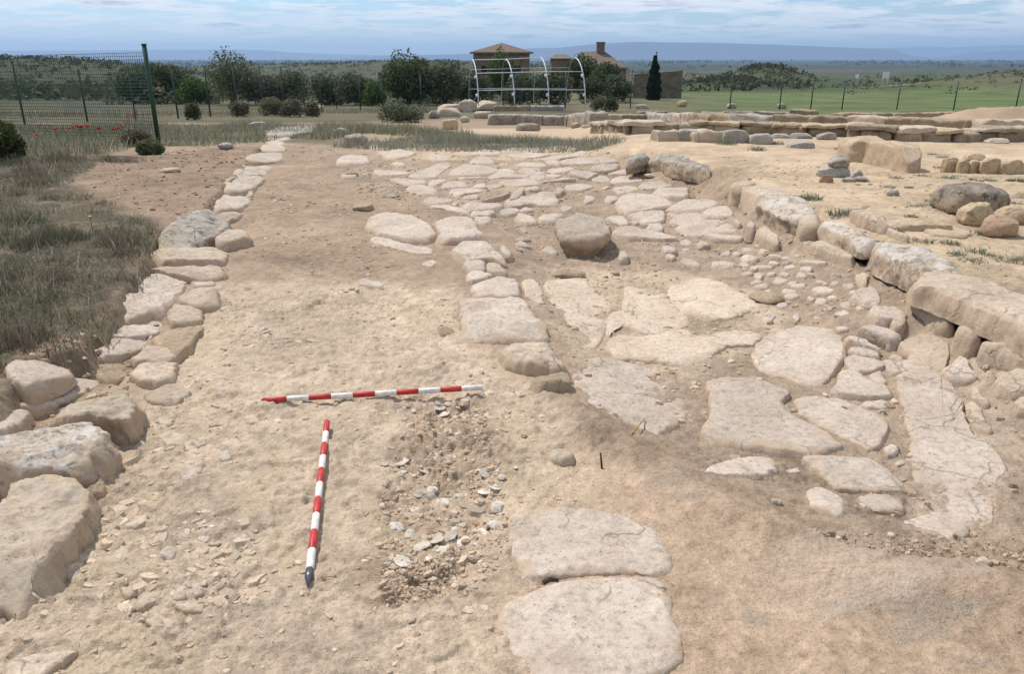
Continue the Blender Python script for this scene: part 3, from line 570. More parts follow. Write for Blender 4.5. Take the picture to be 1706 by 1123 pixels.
SLABS = [
 ('R4', .05, 'pale', 'wide rounded slab at the head of the near street paving', '382 230 430 162 520 122 620 100 700 110 748 150 778 190 763 240 700 308 650 352 560 333 450 308 402 280', {}),
 ('R4', .055, 'pale', 'large L-shaped slab with notched right side in the street', '197 350 240 317 330 314 420 327 520 347 533 388 500 430 560 480 650 530 742 598 700 616 560 626 440 612 330 592 240 568 192 540 212 450 217 390', dict(edge=.02)),
 ('R4', .045, 'pale', 'pointed slab fitted against the notch of the L-shaped slab', '567 410 640 404 760 412 860 442 920 492 976 545 930 583 868 616 830 598 760 568 700 538 620 488 582 468', {}),
 ('R4', .045, 'pale', 'wedge-shaped slab below the pointed slab in the street', '602 650 680 642 820 644 900 652 960 692 1020 742 1046 768 1000 782 880 786 740 776 680 728 640 688', {}),
 ('R4', .13, 'pale', 'bright long oval slab lying alone by the earth slope', '152 700 250 662 340 647 420 642 468 656 492 690 450 713 360 722 260 716', dict(edge=.03)),
 ('R4', .14, 'pale', 'angular pale stone with dark chipped right corner, below the wedge slab', '592 790 640 767 700 772 758 810 788 838 750 880 680 866 612 838', {}),
 ('R4', .065, 'pale', 'small almond slab with shaded front beside the angular stone', '808 815 860 803 950 812 998 840 1026 870 960 876 890 866 840 838', dict(edge=.02)),
 ('R4', .02, 'pale', 'thin pale chip of stone right of the long oval slab', '522 704 560 699 588 714 540 717', {}),
 ('R4', .06, 'pale', 'knob of pale stone between the pointed slab and the cracked slabs', '927 600 960 587 998 607 988 633 945 638', dict(dome=.5)),
 ('R4', .03, 'pale', 'chip of stone just below the pale knob beside the cracked slabs', '975 665 1010 662 1018 680 985 685', {}),
 ('F5', .05, 'pale', 'topmost slab of the ladder of narrow slabs beside the wide rounded one', '147 410 320 407 350 470 408 520 418 558 300 518 152 478', {}),
 ('F5', .045, 'pale', 'short slab at the right of the ladder top, under the capsule stone', '322 412 420 422 478 455 420 498 360 468', {}),
 ('F5', .05, 'pale', 'leaf-shaped slab, second rung of the ladder of narrow slabs', '167 512 300 517 418 570 408 598 280 588 172 545', {}),
 ('F5', .045, 'pale', 'third rung of the narrow slab ladder, uneven, with cracked right end', '122 630 200 597 330 602 458 642 458 698 330 732 182 728', {}),
 ('F5', .04, 'pale', 'triangular slab wedged in the right side of the ladder', '332 760 440 722 468 780 478 848 380 828', {}),
 ('F5', .06, 'pale', 'lowest ladder slab with a deep dark shadow under its front edge', '14 938 60 832 110 722 200 732 300 800 400 850 500 890 518 920 480 945 300 950 150 940', dict(edge=.015)),
 ('F5', .035, 'pale', 'small pointed slab lying under the shadowed edge of the ladder', '252 1020 400 992 480 997 542 1048 450 1058 330 1053', {}),
 ('F5', .05, 'pale', 'capsule-shaped slab with dark undercut right end near the kerb wall', '252 340 290 312 400 312 520 347 588 400 596 426 520 440 430 398 330 368', dict(slope=.12, edge=.03)),
 ('F5', .05, 'pale', 'crescent stone curling over a smaller block near the kerb wall', '340 200 390 160 480 150 580 170 640 205 652 240 610 258 540 256 480 270 415 258', dict(slope=.12)),
 ('F5', .05, 'kerb', 'squat block held in the curl of the crescent stone', '532 285 560 252 612 232 656 250 662 285 630 325 572 335 545 315', dict(slope=.12, dome=.4)),
 ('F5', .05, 'pale', 'boot-shaped pale slab right below the fallen kerb stones', '182 70 260 2 360 -8 418 50 428 118 360 142 290 128 250 98', {}),
 ('F5', .02, 'pale', 'little flat stone left of the crescent stone', '22 215 80 197 163 206 148 233 32 238', {}),
 ('F5', .02, 'pale', 'small pale oval stone at the upper right shoulder of the wide rounded slab', '32 345 130 342 148 360 70 373', {}),
 ('F5', .04, 'kerb', 'topmost cracked slab under the kerb wall, pitted and pinkish', '622 490 720 442 830 402 958 432 1056 520 1008 600 996 656 956 686 860 676 702 638 722 560', {}),
 ('F5', .035, 'pale', 'tapering piece of cracked paving below the pitted topmost slab', '548 650 600 632 720 642 858 690 876 708 780 717 680 752 642 742 602 688', {}),
 ('F5', .035, 'pale', 'narrow diagonal piece at the left tip of the cracked paving', '462 640 500 627 578 680 617 738 560 752 502 728', {}),
 ('F5', .025, 'pale', 'tiny triangular piece above the tapering cracked slab', '512 610 550 577 618 600 637 623 560 633', {}),
 ('F5', .035, 'pale', 'broad piece of cracked paving at the foot of the kerb wall', '984 730 1080 662 1150 582 1218 602 1228 680 1286 768 1180 790 1062 796', {}),
 ('F6', .05, 'rut', 'long cracked and rutted slab curving down the street below the kerb wall', '600 -130 760 -145 850 -175 940 -165 1000 -105 1130 15 1160 110 1180 200 1240 330 1400 470 1520 580 1570 700 1500 800 1440 890 1444 1000 1410 1150 1290 1220 1150 1150 1020 1000 960 880 770 825 700 660 670 575 740 440 690 340 650 200 610 70', dict(edge=.02, rough=.8, cuts=8)),
 ('F7', .04, 'pale', 'bright fan-shaped slab at the lower end of the cracked paving', '584 390 660 354 760 294 850 259 940 284 1060 294 1146 324 1196 390 1186 448 1130 505 1050 520 960 485 870 486 780 476 682 446', dict(edge=.03)),
 ('F6', .03, 'kerb', 'slanting strip of stone along the right side of the long rutted slab', '1194 92 1280 104 1338 182 1376 300 1416 338 1330 328 1242 288 1204 220', {}),
 ('F5', .03, 'kerb', 'pinkish worn stone at the outer edge of the cracked paving', '1232 870 1280 854 1348 960 1396 1018 1350 1028 1262 958', {}),
 ('F5', .06, 'kerb', 'grey fissured block at the right photo border below the kerb wall', '1468 800 1540 724 1640 670 1760 655 1780 880 1620 915 1540 890 1494 856', dict(rough=1.4)),
 ('F5', .06, 'kerb', 'low stone at the right photo border in front of the fissured block', '1624 998 1720 924 1780 1050 1664 1056', {}),
 ('M3', .05, 'pale', 'big pitted slab touching the earth lip, sloping to a rough front edge', '488 290 560 252 640 246 760 272 940 288 985 345 995 380 1010 420 990 470 940 520 870 565 800 590 750 580 700 540 640 500 560 460 528 440 510 370', dict(rough=1.3, edge=.035)),
 ('R1', .05, 'bed', 'left yellowish bedrock slab with a long crack along its right side', '300 735 420 730 560 722 620 715 700 760 690 820 650 860 640 900 610 940 600 1000 570 1060 460 1080 360 1070 335 1010 290 900 250 840 270 790', dict(edge=.03, dome=.1)),
 ('R1', .055, 'bed', 'large yellowish bedrock slab bulging below the cobbled patch', '905 765 960 745 1080 712 1200 745 1290 785 1380 850 1330 865 1250 900 1180 915 1100 905 1030 890 960 850 930 820', dict(edge=.03, dome=.35)),
 ('R1', .035, 'bed', 'brownish sunken bedrock slab between the two yellow ones', '710 765 800 775 880 770 925 830 960 860 1020 900 990 950 900 980 840 1000 740 950 660 960 640 1000 620 950 650 900 700 870 720 820', dict(edge=.02)),
 ('R1', .045, 'bed', 'long pale bedrock ledge below the sunken middle slab', '640 1040 700 1000 780 1010 880 985 1000 960 1060 1000 1180 980 1290 975 1370 1000 1330 1040 1200 1050 1120 1100 1020 1140 850 1120 700 1110', dict(edge=.025)),
 ('F4', .03, 'bed', 'ragged yellow bedrock crust at the lower right of the bulging slab', '700 790 760 720 810 770 780 820 720 830', {}),
]
for v, h, m, lb, pt, kw in SLABS: stone(v, pt, h * (.36 if m == 'bed' else .42), m, 'paving_slab', lb, GP, plaza=False, **{**kw, 'soft': .07 if m == 'bed' else .02 if v in ('F5', 'F6', 'F7') else .035, 'grow': 1.03 if m == 'rut' else 1.13 if v in ('F6', 'F7') else 1.13 if v == 'F5' else 1.08 if m == 'bed' else 1.05})
GW = 'blocks of the right kerb wall'
KZ = .27
WALL = [ # top blocks, then the lower course
 ('R2', .29, 'kerb', 'farthest upright block at the far end of the right kerb wall', '210 239 255 236 292 233 320 248 262 262 212 256', dict(zb=-.12, edge=.03), 'kerb_block'),
 ('R2', .28, 'kerb', 'second block from the far end of the kerb wall with a long white top', '258 263 330 249 450 272 560 300 570 312 440 300 360 302 300 292', dict(zb=.0, edge=.03), 'kerb_block'),
 ('R2', .27, 'lich', 'overhanging block of the kerb wall above the dark hollow', '345 308 440 300 560 332 635 372 600 395 540 392 470 374 400 350 352 332', dict(zb=.05, edge=.04, rough=1.3, under=.02), 'kerb_block'),
 ('R2', .25, 'kerb', 'small square kerb block with a dark gap on its right', '542 400 600 387 648 406 668 428 640 446 562 438', dict(zb=.05, edge=.04), 'kerb_block'),
 ('R2', .27, 'lich', 'long kerb block with white lichen streaks above a dark slot', '652 450 690 418 800 441 936 495 928 526 860 535 800 514 700 472', dict(zb=.15, edge=.04, rough=1.1), 'kerb_block'),
 ('R2', .27, 'lich', 'broad pointed kerb block with a black and white lichen patch on top', '912 545 932 522 1020 520 1150 562 1230 602 1346 682 1336 697 1230 686 1130 664 1060 632 952 588', dict(zb=.10, edge=.05, rough=1.2), 'kerb_block'),
 ('R2', .29, 'kerb', 'nearest and longest kerb block, smooth topped, running out of the photo', '1116 715 1180 682 1290 692 1500 742 1650 782 1860 850 1860 1030 1640 935 1480 862 1300 790 1200 755 1124 735', dict(zb=.14, edge=.05, rough=.9), 'kerb_block'),
 ('R2', .12, 'kerb', 'narrow upright stone below the small square kerb block', '540 502 570 492 600 502 598 520 560 522', dict(zt=0.1, zb=-.2, edge=.02), 'kerb_stone'),
 ('R2', .075, 'kerb', 'long lower block beneath the dark slot of the kerb wall', '597 528 640 524 760 578 830 608 826 624 760 606 690 578 600 547', dict(zt=.1555, zb=-.2, edge=.04), 'kerb_stone'),
 ('R2', .09, 'kerb', 'rounded filler stone between the long slotted block and the pointed block', '837 588 870 562 918 576 923 600 880 614 837 608', dict(zt=0.12, zb=-.16, edge=.05), 'kerb_stone'),
 ('R2', .08, 'kerb', 'low pale stone fallen in front of the filler stone', '807 690 850 657 903 666 898 698 860 730 812 710', dict(edge=.04), 'kerb_stone'),
 ('R2', .07, 'kerb', 'tilted rough stone under the pointed lichen block', '882 720 910 672 960 692 1008 740 1046 786 1020 812 952 784', dict(zt=.02, edge=.05), 'kerb_stone'),
 ('R2', .06, 'kerb', 'farthest lower stone under the longest kerb block', '1080 800 1110 784 1200 832 1300 896 1308 914 1260 908 1180 862 1095 820', dict(zt=.155, edge=.05), 'kerb_stone'),
 ('R2', .06, 'kerb', 'middle lower stone under the longest kerb block', '1312 945 1340 928 1430 966 1442 990 1390 990 1318 964', dict(zt=.155, edge=.04), 'kerb_stone'),
 ('R2', .06, 'kerb', 'nearest lower stone under the longest kerb block', '1444 998 1480 987 1600 1042 1740 1105 1720 1122 1560 1062 1448 1018', dict(zt=.155, edge=.05), 'kerb_stone'),
 ('R2', .08, 'kerb', 'upright pale stone in the street before the far kerb blocks', '257 400 300 391 343 401 340 440 356 455 300 460 267 446', dict(edge=.04, dome=.4), 'kerb_stone'),
 ('R2', .06, 'kerb', 'sloping slab leaning in the dark hollow of the kerb wall', '322 480 360 452 428 490 438 526 380 520 342 502', dict(edge=.03, tilt=.05), 'kerb_stone'),
 ('R2', .08, 'kerb', 'squat stone in the lower course under the small square kerb block', '548 520 600 505 640 525 620 548 560 545', dict(zt=.11, zb=-.1, edge=.03), 'kerb_stone'),
 ('R2', .09, 'kerb', 'wedge stone in the lower course under the overhanging kerb block', '370 350 430 372 470 390 540 405 520 420 440 405 380 380', dict(zt=.13, zb=-.1, edge=.03), 'kerb_stone'),
 ('R2', .08, 'kerb', 'lower stone under the tip of the pointed lichen block', '1060 650 1120 680 1180 712 1160 740 1100 728 1050 690', dict(zt=.14, zb=-.1, edge=.03), 'kerb_stone'),
 ('R2', .08, 'kerb', 'lower stone filling the left half below the pointed lichen block', '925 600 990 628 1050 655 1040 690 980 672 925 640', dict(zt=.14, zb=-.1, edge=.03), 'kerb_stone'),
 ('R1', .16, 'dark', 'left dark lichen block on the earth corner above the far paving', '720 130 760 109 825 102 831 122 780 131 725 141', dict(zb=-.03, edge=.06, rough=1.3, under=.03), 'kerb_block'),
 ('R1', .17, 'dark', 'long grey lichen block pointing right on the earth corner', '833 106 950 97 1020 114 1090 150 1143 184 1080 168 1000 158 960 150 890 130 836 122', dict(zb=-.03, edge=.06, rough=1.3), 'kerb_block'),
]
for v, h, m, lb, pt, kw, nm in WALL:
    kw = dict(kw); zt = kw.pop('zt', h if nm == 'kerb_block' else None)
    stone(v, pt, .2 if zt is not None else h, m, nm, lb, GW, zt=zt, plaza=False, **({'grow': 1.05} if nm == 'kerb_block' else {}), cat='block' if nm == 'kerb_block' else 'stone', **kw)
stone('F2', '560 770 590 722 680 682 770 652 880 670 980 712 1040 770 1058 815 1000 850 900 872 780 866 650 850 575 830', .20, 'tan2', 'bollard_stone', 'tall mushroom-shaped stone standing up from the street paving, undercut and shaded below', None, dome=.25, under=.085, edge=.03, rough=1.1, cat='stone', cuts=0)
# ---- far paving, traced row by row
ROWS = [
 ['400 95 430 47 560 72 598 90 480 103|F1', '492 120 640 97 800 116 808 130 740 158 620 178 560 168 522 140|F1', '932 165 970 142 1108 162 1118 188 1050 188 962 193|F1', '1102 140 1250 127 1366 131 1376 144 1250 153|F1', '1372 106 1430 94 1568 111 1556 143 1480 148 1392 148|F1',
  '82 120 130 92 300 82 400 87 422 110 330 123 150 128|F2', '442 96 500 77 650 64 697 71 640 98 502 113|F2', '657 105 690 82 738 86 742 110 680 117|F2'],
 ['122 215 152 162 230 152 368 156 398 185 378 212 230 222|F1|.07', '442 290 470 277 560 291 680 291 748 291 757 309 640 322 460 318|F1|.04', '602 230 630 207 698 216 727 235 660 248|F1', '752 340 830 292 920 267 1010 232 1088 217 1126 240 1058 284 998 337 900 347 802 347|F1', '1292 210 1340 177 1428 162 1507 190 1497 223 1380 228|F1',
  '152 152 300 132 478 132 516 141 430 163 280 177 182 163|F2', '442 181 560 152 680 142 790 117 827 120 798 153 640 172 582 187|F2', '602 206 700 182 850 182 938 167 956 199 900 217 740 229 662 220|F2', '944 167 1008 162 1096 196 1096 213 990 208|F2', '832 156 900 137 937 151 870 167|F2'],
 ['152 320 220 302 288 320 268 338 180 343|F1|.05', '1114 310 1170 272 1230 242 1330 237 1440 257 1527 266 1517 299 1400 327 1250 323 1132 323|F1', '62 226 138 217 147 235 72 239|F2', '212 231 300 212 400 217 476 240 457 253 320 248 232 244|F2', '484 201 560 192 606 216 588 234 502 229|F2', '862 270 900 237 1000 227 1098 227 1117 246 1098 278 1020 297 902 283|F2', '22 310 80 267 150 272 212 305 140 322 32 323|F2', '242 290 290 267 400 260 467 290 457 318 320 318|F2'],
 ['602 365 720 362 858 371 906 400 868 408 740 418 680 398|F1', '934 400 952 372 1028 362 1086 376 1000 413 942 418|F1', '1182 345 1380 342 1397 350 1250 356|F1', '502 280 560 262 700 260 737 266 660 298 560 307 512 299|F2', '702 290 740 280 858 291 956 320 900 328 858 357 800 347 742 319|F2', '1032 310 1100 292 1230 272 1276 300 1200 318 1062 316|F2', '-18 340 60 317 200 317 307 326 298 348 150 348 2 353|F2', '332 335 400 320 467 327 467 358 382 365|F2', '487 325 540 317 617 326 560 348 492 344|F2', '452 375 560 357 640 337 698 346 736 370 640 377 462 389|F2'],
 ['747 465 772 422 868 417 958 432 1002 470 958 492 802 487|F1', '1047 420 1100 392 1200 387 1277 405 1268 428 1150 432 1062 432|F1|.05', '1302 430 1360 407 1428 402 1437 434 1342 438|F1', '1442 420 1520 402 1587 416 1540 438 1462 443|F1', '1122 500 1142 462 1230 447 1378 457 1397 470 1250 493 1182 508|F1', '72 385 180 367 300 357 378 376 427 405 330 413 190 418 112 399|F2|.05', '882 360 920 332 1000 332 1047 360 1038 388 922 383|F2', '1062 380 1100 347 1200 332 1288 346 1327 375 1220 390 1082 393|F2', '292 435 350 417 418 426 413 458 332 466|F2'],
 ['1242 520 1330 502 1378 506 1348 538 1262 534|F1', '1374 540 1430 502 1540 482 1637 500 1637 524 1550 553 1422 558|F1', '152 560 200 522 350 502 420 472 518 462 553 500 577 560 572 597 440 603 332 588 200 607 162 588|F2|.045', '162 470 240 464 288 490 260 498 182 498|F2', '547 460 590 427 637 441 637 469 600 497 562 488|F2|.05', '654 430 720 402 858 412 887 440 780 467 682 458|F2|.04', '967 440 1010 420 1038 430 1000 453|F2', '1087 440 1200 422 1288 431 1297 455 1200 477 1122 488|F2', '1312 420 1400 380 1518 387 1607 425 1450 437 1342 438|F2|.05', '1432 470 1500 442 1650 427 1718 431 1738 488 1700 515 1600 517 1482 497|F2|.09'],
 ['892 545 940 527 1058 532 1127 546 1118 563 960 577 902 573|F1', '1137 570 1170 560 1192 575 1170 593 1132 589|F1', '1242 580 1300 572 1500 582 1587 600 1540 627 1380 627 1282 618|F1|.06', '-28 620 2 587 60 582 97 605 40 638|F2|.05', '242 640 270 612 348 612 358 640 280 653|F2', '812 545 842 507 898 516 917 540 832 572|F2|.05', '1002 540 1040 507 1098 512 1107 540 1040 567|F2|.05', '1109 590 1132 532 1220 482 1310 473 1400 492 1500 532 1587 570 1558 597 1440 616 1330 636 1220 646 1142 627|F2|.07'],
 ['962 600 1060 592 1180 612 1267 640 1277 663 1180 652 1062 623 982 614|F1', '1302 660 1360 647 1498 642 1507 669 1420 688 1342 683|F1|.05', '32 650 100 627 228 634 238 655 150 677 62 669|F2|.05', '602 620 650 597 708 606 698 629 642 643|F2|.04', '1004 710 1060 687 1158 692 1197 720 1207 768 1150 767 1082 733|F2|.045', '1212 670 1300 657 1498 652 1522 680 1512 728 1400 752 1332 733 1262 699|F2|.045', '169 420 230 372 330 332 440 328 557 337 596 370 540 408 400 418 262 428|F3', '169 460 230 437 400 422 477 441 440 463 300 478 202 498|F3', '492 460 540 417 640 387 707 383 742 440 737 468 650 478 542 478|F3'],
 ['1342 700 1420 692 1488 706 1507 734 1440 752 1372 738|F1|.06', '204 690 240 657 320 682 388 720 396 742 320 747 242 738|F2|.08', '417 705 460 677 560 667 638 671 600 708 540 737 452 733|F2|.07', '1222 740 1260 727 1298 746 1270 763|F2', '1372 800 1400 762 1480 747 1517 790 1498 823 1422 818|F2|.045', '1082 850 1112 812 1230 774 1310 792 1450 832 1560 862 1616 888 1480 888 1300 877 1162 868|F2|.055', '218 530 262 492 360 473 480 468 638 492 716 530 774 598 700 616 560 622 440 646 292 656 272 598|F3|.05', '757 510 790 500 827 540 800 552|F3|.05', '504 650 560 637 700 632 836 642 817 668 720 687 602 687|F3|.04'],
]
ORD = ['first', 'second', 'third', 'fourth', 'fifth', 'sixth', 'seventh', 'eighth', 'ninth', 'tenth', 'eleventh', 'twelfth', 'thirteenth']
for ri, row in enumerate(ROWS):
    it = []
    for e in row:
        q = e.split('|'); P = px(q[1], q[0]); ex = np.ptp(P[:, 0]); ey = np.ptp(P[:, 1]); it.append((P[:, 0].mean(), q, ex, ey))
    it.sort(key=lambda a: a[0])
    for k, (cx_, q, ex, ey) in enumerate(it):
        adj = 'small' if ex * ey < 260 else 'large' if ex * ey > 1500 else 'mid-sized'
        shp = 'very elongated' if ex > 4.6 * ey else 'elongated' if ex > 3.2 * ey else 'stubby'
        where = f'{ORD[ri]} row of paving from the back grass'
        stone(q[1], q[0], (float(q[2]) if len(q) > 2 else .03) * .52, 'pale', 'paving_stone', f'{adj} {shp} stone, {ORD[k]} from left in {where}', 'stones of the far street paving', rough=1.1, plaza=False, soft=.05, grow=1.13, tilt=.006)
# ---- stones and cobbles of the street between the slabs
SMALL = [
 ('F2', .05, 'upper flat stone in the little cluster left of the mushroom stone', '202 895 240 872 328 872 347 900 280 912'),
 ('F2', .05, 'larger bun-shaped stone in the little cluster left of the mushroom stone', '202 940 232 907 300 922 357 960 300 963 222 958'),
 ('F2', .04, 'bun-shaped pale stone left of the mushroom stone foot', '444 980 482 947 538 957 586 1010 560 1022 482 1003'),
 ('F2', .09, 'dark rounded stone beside the sloping slab of the middle line', '64 960 110 944 168 980 186 1025 130 1034 84 998'),
 ('F2', .08, 'pale stone at the shaded right foot of the mushroom stone', '1124 1020 1152 990 1198 1003 1216 1048 1150 1060 1122 1046'),
 ('F2', .06, 'rounded pale stone right of the mushroom stone beyond a dark gap', '1504 960 1560 943 1636 963 1636 998 1542 1001'),
 ('F2', .05, 'rounded stone just below the dark gap right of the mushroom stone', '1544 1040 1590 1018 1636 1042 1600 1066'),
 ('F2', .03, 'little pale stone on bare soil between the middle line and mushroom stone', '232 800 270 792 317 820 290 838'),
 ('F3', .11, 'stone with a broken underside at the foot of the sloping kerb slab', '882 535 920 512 956 540 937 574 884 566'),
 ('F3', .05, 'triangular pale stone below the large smooth far paving slab', '434 720 470 683 556 716 530 738 452 743'),
 ('F3', .03, 'pale jagged slab alone on the brown soil left of the cobbles', '274 860 340 837 418 862 466 900 456 922 342 907'),
 ('F3', .05, 'rounded pale stone uppermost of three left of the jagged slab', '114 740 180 728 256 770 237 792 172 778'),
 ('F3', .05, 'greyish pebble stone just above the jagged pale slab', '154 820 200 798 247 826 227 848 162 843'),
]
for v, h, lb, pt in SMALL: stone(v, pt, h * .7, 'pale', 'street_stone', lb, 'loose and set stones of the street', dome=.35, rough=1.1, plaza=False)
COB = [('F3', s) for s in ('564 880 600 862 700 877 786 892 768 928 680 937 572 928', '814 860 850 803 998 832 938 868 862 873', '652 800 700 783 738 801 718 823 642 828', '742 802 780 787 827 801 817 823 752 828', '802 910 840 882 908 896 878 928 812 933', '828 780 860 753 956 758 937 788 882 798', '977 790 1010 753 1067 771 1058 798 1002 808', '932 720 980 702 1056 711 1010 733', '1060 830 1120 808 1190 812 1180 838 1080 842', '280 700 340 685 400 710 370 740 300 735', '300 770 340 755 380 770 340 790')]
ELL = [(1085, 350, 65, 30), (940, 335, 62, 22), (890, 402, 50, 24), (1040, 410, 58, 32), (660, 418, 55, 30), (645, 470, 62, 26), (680, 510, 85, 28), (840, 460, 90, 38), (1010, 500, 95, 48), (940, 555, 80, 34), (955, 595, 75, 32), (1230, 475, 68, 36), (1240, 542, 118, 38), (1460, 505, 60, 26), (1360, 405, 42, 30), (870, 672, 52, 36), (1000, 780, 42, 32), (1240, 725, 55, 34), (1410, 750, 76, 26), (1440, 680, 60, 34), (1215, 640, 58, 28), (690, 338, 105, 22), (1090, 292, 80, 18), (820, 240, 68, 22), (910, 258, 56, 20), (760, 770, 66, 36), (1640, 880, 80, 46), (1190, 296, 82, 20), (560, 395, 55, 22), (780, 395, 46, 20), (740, 560, 55, 24), (1130, 620, 46, 22), (1320, 610, 50, 20), (1340, 480, 40, 22), (1120, 400, 45, 22), (900, 300, 48, 18), (1000, 240, 40, 18), (800, 300, 56, 18), (620, 350, 45, 16), (1540, 600, 40, 24), (1560, 700, 46, 22), (1500, 560, 42, 20), (620, 720, 60, 30), (470, 700, 50, 22), (720, 130, 70, 14), (660, 150, 50, 12), (820, 140, 60, 12), (960, 120, 30, 22), (905, 95, 30, 20), (1290, 700, 30, 14), (1180, 790, 34, 16)]
for cx_, cy_, rx, ry in ELL:
    a = np.linspace(0, 2 * np.pi, 8, endpoint=False) + RNG.uniform(0, .6); rr = RNG.uniform(.78, 1.12, 8)
    COB.append(('F4', np.stack([cx_ + rx * rr * np.cos(a), cy_ + ry * rr * np.sin(a)], 1)))
for v, pt in COB: stone(v, pt, float(RNG.uniform(.006, .017)), 'pale', 'cobble', 'small worn cobble set in the patch of cobbles below the right kerb wall', 'cobbles of the patch below the kerb wall', dome=.5, rough=1.3, plaza=False, soft=.2)
# ---- stones flush with the compacted floor
FLUSH = ['640 400 690 377 705 347 735 352 728 385 690 418 650 423', '417 575 480 557 530 552 518 585 480 596 432 588', '478 888 492 850 540 808 578 830 558 858 500 888', '704 640 740 602 763 620 738 648', '492 700 530 692 558 720 540 738 502 728', '602 860 680 852 738 860 718 898 642 888', '228 770 260 742 293 752 268 778', '372 1000 430 967 443 976 400 998', '392 690 450 687 453 710 412 723', '682 800 720 792 728 830 692 838', '612 820 660 817 663 850 622 853', '512 120 590 90 660 85 690 110 620 150 540 150', '760 330 820 320 830 350 790 360', '850 100 890 85 905 105 870 118', '430 815 470 805 490 830 450 845', '560 690 600 660 640 680 610 710', '790 480 840 470 860 490 820 505', '870 200 910 195 930 215 895 228', '300 790 350 780 345 810 310 825', '520 930 560 915 590 935 550 955', '540 210 590 200 640 215 600 235', '690 290 730 280 740 300 710 312']
for i, pt in enumerate(FLUSH): stone('L2', pt, .012 if i > 0 else .02, 'kerb' if i % 3 else 'pale', 'floor_stone', 'flat stone almost flush with the pale compacted floor left of the measuring rods', 'stones bedded in the pale floor', rough=1.5, dome=.3)
stone('L2', '560 270 620 250 680 275 660 300 600 310', .012, 'kerb', 'floor_stone', 'flat stone almost flush with the pale compacted floor left of the measuring rods', 'stones bedded in the pale floor', rough=1.5)
stone('M3', '408 620 450 605 510 620 512 650 470 662 420 650', .03, 'kerb', 'loose_stone', 'pale stone half buried in the sandy slope above the upper foreground slab', None, dome=.5)
# ---- right hand plaza
PL = [
 ('G7', .02, 'tan', 'flat_slab', 'pale flush slab behind the lichen-streaked kerb block', '-20 520 60 495 160 492 328 532 298 566 150 585 40 556', {}),
 ('G7', .09, 'kerb', 'flat_slab', 'rough slab with broken dark end behind the lichen-streaked kerb block', '174 590 260 563 370 573 478 622 516 676 430 684 300 674 202 638', dict(rough=1.5)),
 ('G7', .03, 'kerb', 'flat_slab', 'low slab before the rough slab with the broken end', '314 690 400 683 496 711 458 747 402 737', {}),
 ('G7', .05, 'kerb', 'flat_slab', 'slab with a purple flowering tuft growing across it', '444 740 520 713 636 762 696 800 678 836 602 826', {}),
 ('G7', .05, 'tan', 'flat_slab', 'thin slab with a shaded straight front left of the reddish boulders', '534 690 700 664 878 683 1056 692 1066 726 902 716 702 716', dict(edge=.01)),
 ('G7', .02, 'tan', 'flat_slab', 'broad worn slab nearly level with sand in front of the reddish boulders', '804 750 950 733 1098 733 1226 752 1236 788 1180 816 1042 806 902 796', {}),
 ('G7', .03, 'tan', 'flat_slab', 'bright slab at the right photo border among weeds', '1374 940 1500 893 1720 905 1760 985 1562 988', {}),
 ('G7', .06, 'tan', 'flat_slab', 'sandy slab right behind the dark-topped round boulder', '1424 342 1560 323 1740 330 1760 425 1582 428 1502 388', {}),
 ('G7', .29, 'tan', 'stone_block', 'long squared tan block with a dark lichen top, leaning in the sand', '62 -66 180 -83 370 -88 568 -28 738 -6 797 30 700 38 540 2 330 -36 170 -44', dict(edge=.02, zb=.2, rough=.9, tilt=0)),
]
for v, h, m, nm, lb, pt, kw in PL: stone(v, pt, h, m, nm, lb, 'flat slabs in the sand behind the kerb wall' if nm == 'flat_slab' else None, **kw)
K = 5.331
def G7(x, y): return 1386 + x / K, 240 + y / K
for x, y, w, h, m, lb, kw in [
 (1335, 640, 570, 245, 'capped', 'large round boulder with blackish lichen cap on the sand', dict(depth=.9, sq=3.2, lean=.12, rough=.8, cuts=3)),
 (1340, 730, 320, 190, 'tan', 'pale tan boulder leaning on the large round boulder', dict(depth=.7, sq=3)),
 (1545, 835, 330, 185, 'red', 'reddish boulder lowest in the heap by the right photo border', dict(depth=.7, sq=3)),
 (1660, 720, 380, 150, 'tan', 'long tan boulder behind the reddish one at the right photo border', dict(depth=.6, sq=3)),
 (550, 465, 130, 62, 'grey', 'small pointed grey stone lying alone on the sand', dict(depth=.6)),
 (1065, 255, 130, 130, 'tan', 'leftmost squarish block of the short block row on the sand', dict(sq=5, rough=.7)),
 (1170, 262, 95, 135, 'tan', 'narrow second block of the short block row on the sand', dict(sq=5, rough=.7)),
 (1265, 262, 105, 125, 'tan', 'third block of the short block row, with a slanting dark gap', dict(sq=4, rough=.8)),
 (1420, 268, 165, 140, 'tan', 'fourth and tallest block of the short block row on the sand', dict(sq=5, rough=.7)),
 (1620, 272, 230, 138, 'tan', 'long end block of the short block row at the right photo border', dict(sq=5, rough=.7)),
 (1290, 150, 200, 60, 'tan', 'rounded slab lying on top behind the short block row', dict(sq=2.6, depth=.8)),
 (945, 215, 80, 35, 'tan', 'small tan stone left of the short block row', {}),
]:
    cx_, cy_ = G7(x, y); boulder(cx_, cy_, w / K, h / K, m, 'boulder' if 'boulder' in lb else 'stone_block' if 'block' in lb else 'loose_stone', lb, None, **kw)
def R2p(x, y): return 1150 + x / 2.955, 220 + y / 2.955
